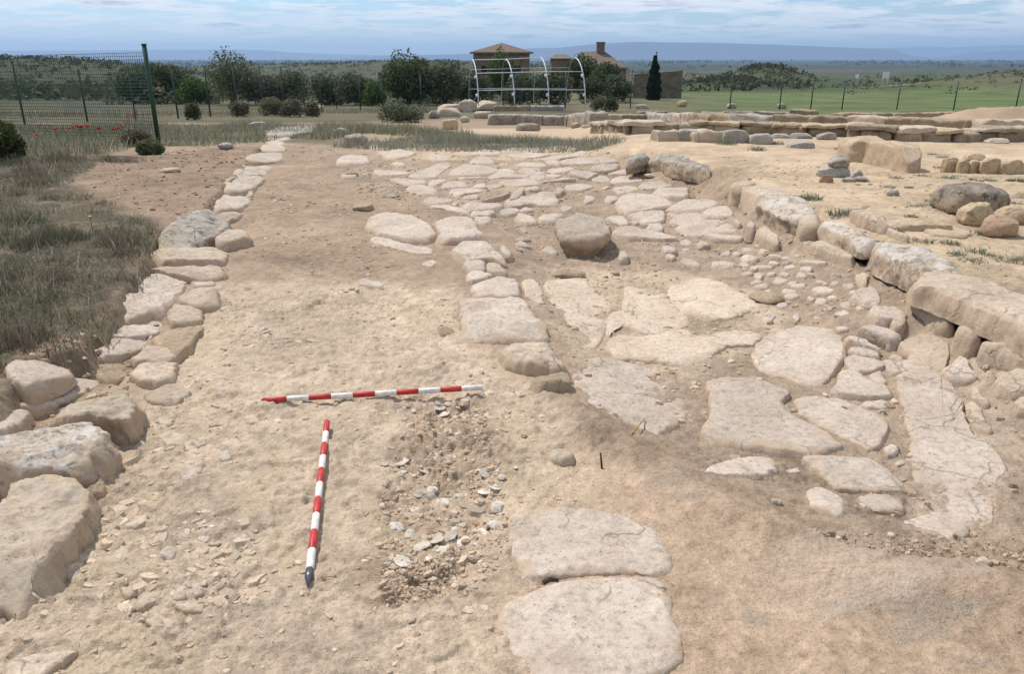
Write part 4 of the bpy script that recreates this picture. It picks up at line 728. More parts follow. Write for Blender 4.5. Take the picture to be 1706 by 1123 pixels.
for x, y, w, h, m, lb, kw in [
 (715, 222, 155, 46, 'grey', 'flat base slab of the small stone heap on the sand', dict(sq=4, depth=.7)),
 (678, 254, 70, 46, 'red', 'round reddish stone in front of the small heap', {}),
 (825, 235, 58, 50, 'grey', 'upright grey chip at the right of the small heap', dict(depth=.5)),
 (850, 246, 70, 24, 'dark', 'dark rubble piece lying right of the small heap', dict(rough=1.8)),
 (790, 248, 60, 24, 'grey', 'light rubble piece in front of the small heap', dict(rough=1.8)),
]:
    cx_, cy_ = R2p(x, y); boulder(cx_, cy_, w / 2.955, h / 2.955, m, 'heap_stone', lb, 'stones of the small heap', cat='stone', **kw)
b0 = bpy.data.objects['heap_stone']; bx_, by_ = float(b0.location[0]), float(b0.location[1])
cx_, cy_ = R2p(743, 172); boulder(cx_, cy_, 105 / 2.955, 52 / 2.955, 'dark', 'heap_stone', 'dark lichen stone crowning the small heap', 'stones of the small heap', cat='stone', Yfix=by_ - .12, sq=3.2)
# ------------------------------------------------------------------ oyster shells
SH = [(352, 40, 18, 12), (365, 70, 32, 16), (385, 98, 32, 18), (380, 130, 28, 10), (410, 45, 20, 10), (460, 65, 12, 10), (225, 80, 15, 8), (200, 160, 15, 8), (155, 150, 10, 6), (205, 268, 28, 16), (215, 300, 32, 9), (335, 250, 18, 10), (385, 258, 28, 14), (360, 335, 45, 18), (285, 345, 32, 20), (155, 350, 35, 25), (145, 410, 35, 26), (60, 365, 28, 18), (285, 415, 32, 18), (195, 425, 28, 15), (135, 462, 32, 18), (115, 512, 38, 22), (325, 458, 22, 15), (322, 510, 32, 18), (322, 546, 30, 14), (250, 525, 35, 15), (370, 580, 40, 20), (460, 550, 30, 20), (435, 615, 22, 15), (525, 605, 20, 12), (600, 515, 38, 16), (662, 498, 30, 22), (665, 585, 32, 16), (660, 608, 30, 12), (690, 440, 22, 15), (605, 420, 35, 20), (230, 620, 38, 24), (250, 685, 25, 20), (130, 700, 42, 20), (208, 745, 34, 24), (258, 808, 47, 28), (345, 770, 40, 33), (415, 752, 36, 28), (492, 780, 42, 34), (450, 722, 28, 8), (672, 695, 48, 26), (595, 745, 34, 28), (670, 745, 42, 22), (570, 790, 38, 22), (390, 840, 54, 26), (320, 868, 45, 17), (165, 888, 46, 15), (740, 795, 30, 14), (560, 845, 40, 22), (590, 910, 25, 12), (765, 385, 12, 18), (625, 75, 16, 8), (632, 120, 22, 8)]
for i, (x, y, rx, ry) in enumerate(SH):
    p = px('SH', [(x, y)])[0]; X, Y, Z = [float(np.squeeze(v)) for v in ground_px(p[0], p[1])]
    t = Y * CP + (HC - Z) * SP; a = rx / 3.207 * t / F * 1.02; b = min(a * 1.25, a * .45 + ry / 3.207 * t / F * .95)
    rg = np.random.default_rng(500 + i); nu, nk = 22, 7; u = np.linspace(0, 2 * np.pi, nu, endpoint=False)
    up = 1 if rg.random() < .6 else -1; cup = a * rg.uniform(.10, .24) * up; V = []
    lob = 1 + .16 * np.cos(u - rg.uniform(0, 6)) + .07 * np.cos(2 * u + rg.uniform(0, 6)) + .08 * rg.normal(size=nu)
    for side in (0, 1):
        for k in np.linspace(.12, 1, nk):
            z = cup * (1 - k * k) + (.0035 if side == 0 else -.0035) * (1 - .6 * k) + .0022 * np.sin(k * 22 + 3 * lob)
            V += [(a * k * l * math.cos(q), b * k * l * math.sin(q), zz) for q, l, zz in zip(u, lob, z)]
    V = np.array(V); V += .05 * a * np.stack([fbm3(V, 1.4 / a, 3, 900 + i + j * 5) for j in range(3)], 1)
    ii = np.arange(nu); jj = (ii + 1) % nu; Qd = []
    for sd_ in (0, 1):
        for r in range(nk - 1):
            o = (sd_ * nk + r) * nu; q = np.stack([o + ii, o + nu + ii, o + nu + jj, o + jj], 1); Qd.append(q if sd_ == 0 else q[:, ::-1])
    o1, o2 = (nk - 1) * nu, (2 * nk - 1) * nu; Qd.append(np.stack([o1 + ii, o2 + ii, o2 + jj, o1 + jj], 1))
    T = np.stack([np.zeros(nu - 2, int), ii[1:-1], ii[2:]], 1); T2 = np.stack([np.full(nu - 2, nk * nu), nk * nu + ii[2:], nk * nu + ii[1:-1]], 1)
    o = link('oyster_shell', mesh_np('oyster_shell', V, [np.concatenate(Qd), np.concatenate([T, T2])], M['shell']), None, (X, Y, Z + .002 + max(0, -cup) * .55))
    tl = .38 if i not in (24, 51, 30, 18) else .75
    o.rotation_euler = (rg.uniform(-tl, tl), rg.uniform(-tl, tl), rg.uniform(-.5, .5))
    tag(o, 'weathered whitish oyster shell half bedded in the dug soil patch', 'shell', 'oyster shells in the dug patch')
# ------------------------------------------------------------------ measuring rods
def rod(p0, p1, label, tip_at_start, tip_len):
    """p0, p1: ends of the ten-band shaft"""
    a, b = Vector(p0), Vector(p1); d = (b - a).normalized(); r = .0128
    root = empty('measuring_rod', a, label, 'measuring rod', 'red and white measuring rods')
    for k in range(10):
        m = MB(); q0 = d * ((b - a).length * k / 10 + .0008); q1 = d * ((b - a).length * (k + 1) / 10 - .0008)
        m.tube([q0, q0 + d * .001, q1 - d * .001, q1], [r * .94, r, r, r * .94], 20)
        red = (k % 2 == 0) if tip_at_start else (k % 2 == 1)
        nm = 'red_band' if red else 'white_band'; link(nm, m.mesh(nm, M['red_paint' if red else 'white_paint'], True), root)
    m = MB(); e = d * -.001
    if tip_len > .03: m.tube([e, e - d * .035, e - d * .037, e - d * tip_len], [r * .98, r * .98, r * .86, .0015], 18)
    else: m.tube([e, e - d * tip_len], [r * .96, r * .7], 18)
    link('metal_tip' if tip_len > .03 else 'end_cap', m.mesh('tip', M['steel'], True), root)
    return root
def gp(x, y, dz):
    X, Y, Z = [float(np.squeeze(v)) for v in ground_px(x, y)]
    for _ in range(3): X, Y = [float(v) for v in at_z(x, y, Z + dz)]
    return (X, Y, Z + dz)
rod(gp(441, 667, .022), gp(805, 645.5, .05), 'red and white measuring rod lying crosswise, right end free of the ground', True, .012)
q0, q1 = Vector(gp(516, 950, .016)), Vector(gp(545, 703, .03))
r2 = rod(q0, q1, 'red and white measuring rod lying lengthwise with a pointed steel tip', True, .082)
for c in r2.children: # bands start white at the tip
    if c.name.startswith('red_band'): c.data.materials[0] = M['white_paint']
    elif c.name.startswith('white_band'): c.data.materials[0] = M['red_paint']
for c in list(r2.children):
    if c.name.startswith('red_band'): c.name = 'swap_band'
for c in list(r2.children):
    if c.name.startswith('white_band'): c.name = 'red_band'
for c in list(r2.children):
    if c.name.startswith('swap_band'): c.name = 'white_band'
def twig(p, lab, mat, r=.004):
    m = MB(); o = p[0]; m.tube([tuple(np.array(q) - np.array(o)) for q in p], [r * (1 - .15 * i) for i in range(len(p))], 6)
    tag(link('twig', m.mesh('twig', mat, True), None, o), lab, 'twig')
M['twig_a'] = plain('dry_orange_twig', (.42, .24, .07), .8, .2, 0, .3); M['twig_b'] = plain('dark_root', (.075, .05, .035), .9, .1, 0, .3)
a = gp(1049, 727, .01); b = gp(1074, 698, .05); twig([a, ((a[0] + b[0]) / 2 + .006, (a[1] + b[1]) / 2, .5 * (a[2] + b[2]) + .01), b], 'dry orange twig poking up at the edge of the big pitted slab', M['twig_a'], .0042)
a = gp(1003, 783, -.01); twig([a, (a[0] - .004, a[1], a[2] + .035), (a[0] - .008, a[1] + .005, a[2] + .07)], 'short dark root sticking out of the sandy slope', M['twig_b'], .0045)
a = gp(905, 972, .02); b = gp(930, 968, .022); twig([a, ((a[0] + b[0]) / 2, (a[1] + b[1]) / 2, a[2] + .012), b], 'brown root lying in the joint between the two foreground slabs', M['twig_b'], .008)
# ------------------------------------------------------------------ low ruin walls behind the plaza
def block_mesh(w, d, h, sd, rough=.95):
    """squared, worn ashlar: width x, depth y, height z"""
    nx, ny, nz = max(4, int(w / .05)), 6, max(4, int(h / .05)); V = {}; vs = []; fs = []
    def vid(i, j, k):
        if (i, j, k) not in V: V[(i, j, k)] = len(vs); vs.append((i / nx - .5, j / ny - .5, k / nz))
        return V[(i, j, k)]
    for i in range(nx):
        for j in range(ny): fs.append((vid(i, j, nz), vid(i + 1, j, nz), vid(i + 1, j + 1, nz), vid(i, j + 1, nz)))
        for k in range(nz):
            fs.append((vid(i, 0, k), vid(i + 1, 0, k), vid(i + 1, 0, k + 1), vid(i, 0, k + 1))); fs.append((vid(i + 1, ny, k), vid(i, ny, k), vid(i, ny, k + 1), vid(i + 1, ny, k + 1)))
    for j in range(ny):
        for k in range(nz):
            fs.append((vid(0, j + 1, k), vid(0, j, k), vid(0, j, k + 1), vid(0, j + 1, k + 1))); fs.append((vid(nx, j, k), vid(nx, j + 1, k), vid(nx, j + 1, k + 1), vid(nx, j, k + 1)))
    P = np.array(vs) * np.array([w, d, h]); q = P / np.array([w, d, h]) * 2 - np.array([0, 0, 1.])
    r = (q ** 20).sum(1) ** (1 / 20.); c = np.clip(1 / np.maximum(r, 1e-6), 0, 1)
    up = q[:, 2] > -.2; P[:, 0] *= np.where(up, c ** .8, 1); P[:, 1] *= np.where(up, c ** .8, 1); P[:, 2] = h * .5 + (P[:, 2] - h * .5) * np.where(up, c ** .8, 1)
    for ax in range(3): P[:, ax] += rough * (.045 * fbm3(P, 4.5, 3, sd + ax * 7) + .016 * fbm3(P, 17, 2, sd + ax * 7 + 40))
    P = facet(P, np.random.default_rng(sd), 6, .05 * min(w, h) + .012, .1, 1.2)
    return P, np.array(fs)
def wall(name, label, pts, h, bw, mats, depth=.4, courses=1, seed=0, gaps=.0, sink=.05, cat='wall', jitter=.06, cap=None):
    """blocks along a line of photo pixels lying at the foot of the wall"""
    rg = np.random.default_rng(seed); P = []
    for x, y in pts:
        X, Y, Z = [float(np.squeeze(v)) for v in ground_px(x, y)]; P.append((X, Y + depth / 2, Z))
    P = np.array(P); seg = np.linalg.norm(np.diff(P[:, :2], axis=0), axis=1); L = np.concatenate([[0], np.cumsum(seg)])
    root = empty(name, P[0], label, cat)
    hc = h / courses
    for c in range(courses):
        s = -bw * .3 * c
        while s < L[-1]:
            w = bw * rg.uniform(.45, 1.8); m = min(s + w / 2, L[-1]); mx = max(m, 0)
            x, y, z = [np.interp(mx, L, P[:, k]) for k in range(3)]; j = min(int(np.searchsorted(L, mx)), len(P) - 1); j = max(j, 1)
            ang = math.atan2(P[j, 1] - P[j - 1, 1], P[j, 0] - P[j - 1, 0])
            if rg.random() > gaps:
                hh = hc * rg.uniform(1 - jitter * 2, 1 + jitter); SEED[0] += 1
                V, Fq = block_mesh(w + .03, depth * rg.uniform(.9, 1.05), hh + (sink if c == 0 else 0), SEED[0])
                o = link('block', mesh_np('block', V, [Fq], M[mats[rg.integers(len(mats))]]), root, (x - P[0, 0], y - P[0, 1] + rg.uniform(-.03, .03), z - P[0, 2] + c * hc - (sink if c == 0 else 0)))
                o.rotation_euler = (0, 0, ang + rg.uniform(-.04, .04))
            s += w
    if cap:   # thin slabs lying along the top
        s = 0; hh, cw, cm = cap
        while s < L[-1]:
            w = cw * rg.uniform(.5, 1.6); mx = min(s + w / 2, L[-1]); x, y, z = [np.interp(mx, L, P[:, k]) for k in range(3)]; j = max(1, min(int(np.searchsorted(L, mx)), len(P) - 1)); SEED[0] += 1
            if rg.random() > .12:
                V, Fq = block_mesh(w + .02, depth * rg.uniform(1.0, 1.2), hh * rg.uniform(.7, 1.2), SEED[0], .8); o = link('cap_slab', mesh_np('cap_slab', V, [Fq], M[cm[rg.integers(len(cm))]]), root, (x - P[0, 0], y - P[0, 1] + rg.uniform(-.04, .02), z - P[0, 2] + h - .012)); o.rotation_euler = (rg.uniform(-.03, .03), rg.uniform(-.02, .02), math.atan2(P[j, 1] - P[j - 1, 1], P[j, 0] - P[j - 1, 0]) + rg.uniform(-.05, .05))
            s += w
    return root
g4 = lambda *a: [(860 + x / K, 60 + y / K) for x, y in a]
g5 = lambda *a: [(1120 + x / K, 60 + y / K) for x, y in a]
g6 = lambda *a: [(1386 + x / K, 60 + y / K) for x, y in a]
g3 = lambda *a: [(600 + x / K, 60 + y / K) for x, y in a]
M['wtan'] = stone_mat('wall_sandstone', (.22, .17, .108), (.39, .305, .20), lichen=.3, lc=((.36, .34, .29), (.10, .09, .075)))
wall('ruin_wall', 'low tan ashlar wall with uneven blocks, nearest of the long walls across the site', g4((750, 850), (1100, 865), (1706, 862)) + g5((520, 868), (900, 872), (1350, 893), (1706, 895)) + g6((300, 915), (640, 935), (1100, 942), (1706, 935), (2600, 930)), .155, .34, ['wtan', 'wtan', 'brown', 'wtan'], .42, 1, 5, sink=.08, jitter=.03, cap=(.065, .55, ['kerb', 'tan', 'wtan']))
wall('ruin_wall', 'thin grey-topped wall line running just behind the tan ashlar wall', g4((660, 745), (1200, 745), (1706, 760)) + g5((600, 775), (1100, 785), (1700, 802)) + g6((500, 815), (1000, 826), (1706, 838), (2600, 848)), .20, 1.0, ['grey', 'kerb', 'wtan'], .4, 1, 6, sink=.06)
wall('ruin_wall', 'dark lichen-covered block wall standing behind the grass strip', g4((-240, 790), (0, 785), (220, 792), (500, 795), (735, 792)), .29, .75, ['dark'], .5, 1, 7, sink=.05)
wall('ruin_wall', 'brown low wall before the green field, with one gap', g6((60, 752), (160, 750), (560, 752), (860, 750), (1140, 742)), .26, .9, ['wtan', 'red'], .4, 1, 8, sink=.06)
wall('ruin_wall', 'two-part grey low wall before the cypress field', g5((-300, 715), (0, 712), (560, 718), (930, 722)), .20, .8, ['grey', 'wtan', 'dark'], .4, 1, 9, gaps=.12)
wall('ruin_wall', 'slanting wall fragment between the second and fourth post of the far fence', g5((1060, 725), (1280, 730)), .30, .6, ['grey', 'wtan'], .4, 1, 10)
wall('ruin_wall', 'thin dark wall line right below the white hoops', g3((1190, 665), (1706, 662)) + g4((100, 660), (370, 660)), .24, .9, ['wtan', 'grey'], .4, 1, 11)
wall('ruin_wall', 'broken foremost course of thin grey stones on the sand edge', g4((1250, 935), (1420, 932), (1706, 938)) + g5((250, 940), (440, 945)), .16, .5, ['grey', 'kerb'], .35, 1, 12)
for v, x, y, w, h, m, lb, kw in [
 ('G5', 560, 950, 250, 112, 'grey', 'tall rounded block in the foremost course at the sand edge', dict(sq=5, rough=.7, depth=.6)),
 ('G5', 795, 962, 215, 88, 'grey', 'long grey block right of the tall rounded block at the sand edge', dict(sq=5, rough=.7, depth=.6)),
 ('G5', 1165, 998, 250, 50, 'grey', 'flat grey block lying alone on the sand, lowest of its row', dict(sq=5, rough=.7, depth=.6)),
 ('G5', 990, 908, 200, 36, 'grey', 'flat grey slab left of two before the tan ashlar wall', dict(sq=4, depth=.6)),
 ('G5', 1160, 912, 190, 44, 'grey', 'flat grey slab right of two before the tan ashlar wall', dict(sq=4, depth=.6)),
 ('G5', 1390, 922, 170, 66, 'grey', 'lumpy grey stone against the tan ashlar wall', dict(sq=3)),
 ('G3', 1490, 840, 220, 62, 'dark', 'dark oblong block lying on its side before the lichen block wall', dict(sq=4, depth=.5)),
 ('G3', 785, 830, 175, 88, 'tan', 'tan boulder standing at the left of the grass strip', dict(sq=4, rough=.8)),
 ('G3', 430, 738, 155, 60, 'grey', 'grey block with shaded front, alone in the weeds far left of the walls', dict(sq=4.5, rough=.8)),
 ('G3', 790, 716, 250, 70, 'kerb', 'large pale flat slab at the foot of the ramp of rubble', dict(sq=5, rough=.7)),
 ('G3', 660, 730, 110, 70, 'dark', 'dark mossy stone at the left end of the large pale flat slab', {}),
 ('G3', 960, 670, 160, 105, 'kerb', 'tall pale stone at the foot of the leftmost white hoop', dict(sq=3, rough=1.3)),
 ('G3', 1120, 660, 220, 75, 'kerb', 'pale slanting slab leaning beside the leftmost white hoop', dict(sq=3, rough=1.2)),
 ('G3', 930, 765, 90, 52, 'pale', 'small bright stone between the ramp of rubble and the block wall', {}),
 ('G3', 1090, 730, 170, 56, 'kerb', 'pale flat stone at the left end of the lichen block wall', dict(sq=4)),
 ('G3', 790, 650, 210, 40, 'kerb', 'pale flat slab behind the large pale one, farther from the grass', dict(sq=5)),
 ('G4', 345, 600, 100, 50, 'grey', 'pale pointed stone at the foot of the third white hoop', {}),
 ('G4', 530, 815, 90, 46, 'tan', 'small stone with dark hollow before the lichen block wall', {}),
 ('G4', 620, 815, 80, 26, 'pale', 'small pale flat stone before the lichen block wall', {}),
 ('G4', 1120, 642, 105, 34, 'grey', 'oblong stone left of the cypress before the field', dict(sq=5)),
 ('G4', 1480, 625, 95, 55, 'tan', 'small pile-like tan stone at the field edge right of the cypress', dict(rough=1.8)),
 ('G5', 535, 640, 90, 42, 'grey', 'stone at the foot of the first far fence post right of the cypress', {}),
 ('G5', 985, 640, 90, 42, 'grey', 'stone at the foot of the second far fence post right of the cypress', {}),
 ('G6', 1070, 745, 120, 26, 'tan', 'small flat stone at the left end of the sandy mound', {}),
 ('G6', 1500, 955, 200, 40, 'pale', 'pale flat stone in front of the far right end of the ashlar wall', dict(sq=4)),
 ('G2', 390, 1005, 130, 55, 'grey', 'pale lone stone at the back edge of the dirt patch', {}),
 ('G2', 680, 815, 150, 50, 'grey', 'thin flat slab raised above the grass near the tall fence post', dict(sq=5, depth=.7)),
 ('G2', 1545, 965, 215, 90, 'dark', 'dark grey lichen stone between the bare strip and the grass strip', dict(sq=3)),
 ('G2', 1430, 870, 150, 55, 'grey', 'low grey stone behind the dark lichen stone in the grass', dict(sq=3)),
 ('G2', 1180, 665, 180, 45, 'tan', 'pale outcrop lying in the back grass before the fence', dict(rough=1.3)),
 ('L1', 665, 137, 85, 14, 'tan', 'flat pale pebble in the middle of the dirt patch', dict(sq=3)),
 ('F1', 230, 345, 150, 40, 'soily', 'low soil-coloured stone left of the far paving', {}),
 ('F1', 340, 650, 180, 60, 'soily', 'broken soil-coloured stone behind the two joined slabs', dict(rough=1.8)),
 ('F2', 1400, 350, 110, 28, 'pale', 'small whitish stone at the foot of the dark lichen block', {}),
 ('F1', 610, 530, 100, 24, 'dark', 'dark clod on the bare soil left of the far paving', {}),
 ('R1', 440, 730, 170, 40, 'soily', 'rough earthy lump of rubble above the left bedrock slab', dict(rough=2)),
 ('R1', 1430, 850, 190, 42, 'soily', 'crumbling edge of cobbles above the dark hole by the bedrock slab', dict(rough=2)),
 ('F7', 1355, 775, 140, 62, 'kerb', 'fist-sized stone on the dark soil at the lower right', dict(rough=1.3)),
 ('F7', 1640, 715, 64, 42, 'pale', 'small rounded pale stone by the right photo border', {}),
 ('F7', 455, 395, 130, 40, 'soily', 'brown sloping stone below the almond slab', dict(rough=1.3)),
 ('R4', 490, 858, 46, 24, 'pale', 'white pebble on the sandy slope below the angular stone', {}),
 ('R4', 297, 267, 36, 18, 'pale', 'white pebble left of the wide rounded slab', {}),
]:
    p = px(v, [(x, y)])[0]; k_ = VIEWS[v][2]; kw = dict(kw)
    nm = 'stone_block' if ' block' in lb else 'flat_slab' if 'slab' in lb else 'boulder' if 'boulder' in lb else 'loose_stone'
    boulder(p[0], p[1], w / k_, h / k_, m, nm, lb, None, res=14, **kw)
# sandy mound at the far right
def mound():
    n = 60; u = np.linspace(-1, 1, n); A, B = np.meshgrid(u, u); X0, Y0, Z0 = [float(np.squeeze(v)) for v in ground_px(1690, 206)]
    X = A * 2.8; Y = B * 1.3; hgt = .34 * ss(0, .75, 1 - np.sqrt(A ** 2 * .98 + B ** 2)) * (1 + .25 * fbm2(X * 2, Y * 2, 3, 5)) + .03 * fbm2(X * 5, Y * 5, 3, 6) - .04
    i = (np.arange(n - 1)[:, None] * n + np.arange(n - 1)[None, :]).ravel()
    V = np.stack([X.ravel(), Y.ravel(), hgt.ravel()], 1); c = np.tile(C_SAND * .85, (len(V), 1)) * (1 + .2 * fbm2(X.ravel() * 3, Y.ravel() * 3, 3, 9))[:, None]
    kind(link('earth_mound', mesh_np('earth_mound', V, np.stack([i, i + 1, i + n + 1, i + n], 1), M['earth'], True, c), None, (X0 + .9, Y0 + 1.2, Z0)), 'structure')
mound()
# ------------------------------------------------------------------ fences
def z_post(x, ytop, hpx, H):
    Y = H * F / hpx; X, _, Z = at_Y(x, ytop, Y); return X, Y, Z
def post(parent, org, X, Y, ztop, zb, r, cap=True):
    m = MB(); m.tube([(0, 0, -.1), (0, 0, ztop - zb)], r, 10)
    if cap: m.tube([(0, 0, ztop - zb), (0, 0, ztop - zb + .02)], [r * 1.25, r * 1.1], 10)
    return link('post', m.mesh('post', M['green_metal'], True), parent, (X - org[0], Y - org[1], zb - org[2]))
def mesh_panel(parent, org, a, b, h, sv, sh, r, z0a, z0b):
    m = MB(); L = math.hypot(b[0] - a[0], b[1] - a[1]); n = int(L / sv)
    def P(t, z): return (a[0] + (b[0] - a[0]) * t - org[0], a[1] + (b[1] - a[1]) * t - org[1], z0a + (z0b - z0a) * t + z - org[2])
    for i in range(n + 1): t = i / n; m.tube([P(t, .02), P(t, h)], r, 3, False)
    for k in range(int(h / sh) + 1):
        z = h - k * sh; m.tube([P(0, z), P(1, z)], r * 1.15, 3, False)
    link('wire_mesh', m.mesh('wire_mesh', M['wire'], True), parent)
# near fence at the left
X0, Y0 = float(at_Y(262, 222, 15.0)[0]), 15.0; zt = at_Y(246, 74, 15.0)[2]; z0 = tz(X0, Y0)
nf = empty('mesh_fence', (X0, Y0, z0), 'green wire mesh fence section ending at a tall dark post, left side', 'fence')
post(nf, (X0, Y0, z0), X0, Y0, zt, z0, .042)
X1, Y1 = at_Y(-260, 222, 19.0)[0], 19.0; z1 = tz(X1, Y1)
mesh_panel(nf, (X0, Y0, z0), (X0 - .04, Y0), (X1, Y1), (zt - z0) - .13, .055, .06, .0042, z0, z1)
post(nf, (X0, Y0, z0), X1, Y1, z1 + zt - z0, z1, .03)
def far_fence(label, posts, H, wires=True):
    P = []
    for x, yt, hp in posts:
        X, Y, Z = z_post(x, yt, hp, H); P.append((X, Y, Z))
    o = (P[0][0], P[0][1], tz(P[0][0], P[0][1])); root = empty('mesh_fence', o, label, 'fence')
    for X, Y, Z in P: post(root, o, X, Y, Z, min(tz(X, Y), Z - 1.3), .032)
    if wires:
        for p, q in zip(P[:-1], P[1:]): mesh_panel(root, o, p, q, 1.45, .16, .2, .0016, p[2] - 1.6, q[2] - 1.6)
    return root
far_fence('green post and mesh fence running along the back of the grass, left of the hoops', [(-110, 98, 105), (20, 102, 98), (130, 116, 80), (213, 115, 76), (285, 112, 71), (340, 110, 66), (387, 109, 64), (431, 112, 60), (467, 111, 57), (502, 116, 56), (531, 122, 54), (557, 125, 52), (597, 126, 51), (635, 128, 50), (700, 127, 49), (783, 120, 48), (838, 119, 48), (888, 118, 47), (943, 118, 47)], 1.7)
far_fence('green post fence along the edge of the green field at the right', [(1053, 122, 47), (1221, 123, 47), (1305, 124, 49), (1357, 129, 50), (1409, 135, 50), (1501, 138, 49), (1597, 136, 51), (1702, 133, 54), (1830, 130, 60)], 1.7)
# ------------------------------------------------------------------ white tunnel hoops
def hoops():
    D = 39.0; feet = [(797, 168), (857, 166), (914, 168), (975, 168)]; tops = [(787, 101), (842, 100), (900, 97), (957, 97)]; bots = [(781, 158), (835, 158), (889, 158), (943, 158)]
    F0 = [at_Y(x, y, D) for x, y in feet]; o = (F0[0][0], D, F0[0][2] - .15)
    root = empty('tunnel_frame', o, 'bare white tubular tunnel frame of four hoops behind the low walls', 'frame')
    A = []
    for (fx, fy), (tx, ty), (bx, by) in zip(feet, tops, bots):
        f = np.array(at_Y(fx, fy, D)); t = np.array(at_Y(tx, ty, D + 1.7)); b = np.array(at_Y(bx, by, D + 3.6)); t[2] += .05; b[2] = f[2] - .1
        pts = []
        for k in np.linspace(0, 1, 15):      # front quarter: rises steeply then bends back
            a = k * math.pi / 2; pts.append((f[0] + (t[0] - f[0]) * (1 - math.cos(a)), f[1] + (t[1] - f[1]) * (1 - math.cos(a)), f[2] - .2 + (t[2] - f[2] + .2) * math.sin(a)))
        back = []
        for k in np.linspace(1, 0, 15)[1:]:
            a = k * math.pi / 2; back.append((b[0] + (t[0] - b[0]) * (1 - math.cos(a)), b[1] + (t[1] - b[1]) * (1 - math.cos(a)), b[2] - .2 + (t[2] - b[2] + .2) * math.sin(a)))
        pts += back; A.append(pts); m = MB(); m.tube([tuple(np.array(p) - o) for p in pts], [.028] * 15 + [.010] * 14, 8)
        hp = link('hoop', m.mesh('hoop', M['galv'], True), root)
        for q in (6, 2):
            mm = MB(); p = np.array(pts[q]) - o; mm.tube([tuple(p + [-.06, 0, -.07]), tuple(p + [-.05, 0, .07])], .06, 8); link('clamp', mm.mesh('clamp', M['clamp'], True), hp)
    for idx in (14, 7, 3, 20, 25):
        m = MB(); m.tube([tuple(np.array(a[idx]) - o + np.array([0, -.03, 0])) for a in A], .02 if idx < 15 else .011, 6); link('rail', m.mesh('rail', M['galv'], True), root)
hoops()
# ------------------------------------------------------------------ buildings
def masonry(name, c1, c2, sx, sz, mortar):
    m, t, b = nt(name); tc = N(t, 'ShaderNodeTexCoord'); mp = N(t, 'ShaderNodeMapping'); mp.inputs['Rotation'].default_value = (math.pi / 2, 0, 0); t.links.new(tc.outputs['Object'], mp.inputs[0])
    br = N(t, 'ShaderNodeTexBrick'); t.links.new(mp.outputs[0], br.inputs['Vector']); br.inputs['Scale'].default_value = 1; br.inputs['Brick Width'].default_value = sx; br.inputs['Row Height'].default_value = sz; br.inputs['Mortar Size'].default_value = .02
    br.inputs['Color1'].default_value = (*c1, 1); br.inputs['Color2'].default_value = (*c2, 1); br.inputs['Mortar'].default_value = (*mortar, 1)
    c = mixc(t, .8, br.outputs['Color'], ramp(t, noise(t, tc.outputs['Object'], 1.6, 6, .65), [(.3, .6), (.7, 1.2)]), 'MULTIPLY'); t.links.new(c, b.inputs['Base Color']); return m
M['brick'] = masonry('old_masonry', (.145, .105, .075), (.20, .145, .10), .5, .22, (.17, .14, .105))
M['rubble'] = masonry('rubble_wall', (.125, .11, .08), (.19, .165, .12), .45, .25, (.13, .115, .09))
def tile_mat():
    m, t, b = nt('roof_tiles'); tc = N(t, 'ShaderNodeTexCoord'); w = N(t, 'ShaderNodeTexWave', Scale=1.6, Distortion=.6); t.links.new(tc.outputs['Object'], w.inputs['Vector'])
    n = noise(t, tc.outputs['Object'], 2.2, 7, .7); c = mixc(t, n, (.14, .105, .082), (.25, .195, .15)); c = mixc(t, .5, c, ramp(t, w.outputs['Fac'], [(.1, .6), (.6, 1.1)]), 'MULTIPLY')
    c = mixc(t, ramp(t, noise(t, tc.outputs['Object'], 1.1, 6, .7), [(.5, 0), (.65, .6)]), c, (.13, .12, .09)); t.links.new(c, b.inputs['Base Color']); t.links.new(bump(t, b, w.outputs['Fac'], .8, .08), b.inputs['Normal']); return m
M['tiles'] = tile_mat(); M['hole'] = plain('dark_opening', (.02, .018, .015), .9, .1)
def part(root, name, mb, mat, smooth=False): return link(name, mb.mesh(name, M[mat], smooth), root)
# square house with a hipped roof
D = 96.0; xa, _, ze = at_Y(786, 88, D); xb = at_Y(885, 88, D)[0]; zr = at_Y(835, 70, D)[2]; zg = tz((xa + xb) / 2, D) - .3; w = xb - xa
o = ((xa + xb) / 2, D, zg); hs = empty('stone_house', o, 'square brown house with a low hipped tile roof behind the trees', 'house')
m = MB(); m.box((0, w * .45, (ze - zg) / 2), (w * .95, w * .9, ze - zg)); part(hs, 'wall', m, 'brick')
e = ze - zg; R = zr - zg; m = MB(); a = w * .5 + .25; d0, d1 = -.3, w * .9 + .3; cy = w * .45
m.add([(-a, d0, e - .05), (a, d0, e - .05), (a, d1, e - .05), (-a, d1, e - .05), (0, cy, R), (-a, d0, e + .12), (a, d0, e + .12), (a, d1, e + .12), (-a, d1, e + .12)], [(0, 1, 6, 5), (1, 2, 7, 6), (2, 3, 8, 7), (3, 0, 5, 8), (3, 2, 1, 0)], [(5, 6, 4), (6, 7, 4), (7, 8, 4), (8, 5, 4)]); part(hs, 'roof', m, 'tiles')
for xo, wd, hh, zz in ((-2.0, .7, 1.0, e - 1.9), (1.9, .7, 1.0, e - 1.9)):
    m = MB(); m.box((xo, -.002, zz), (wd, .06, hh)); part(hs, 'window', m, 'hole')
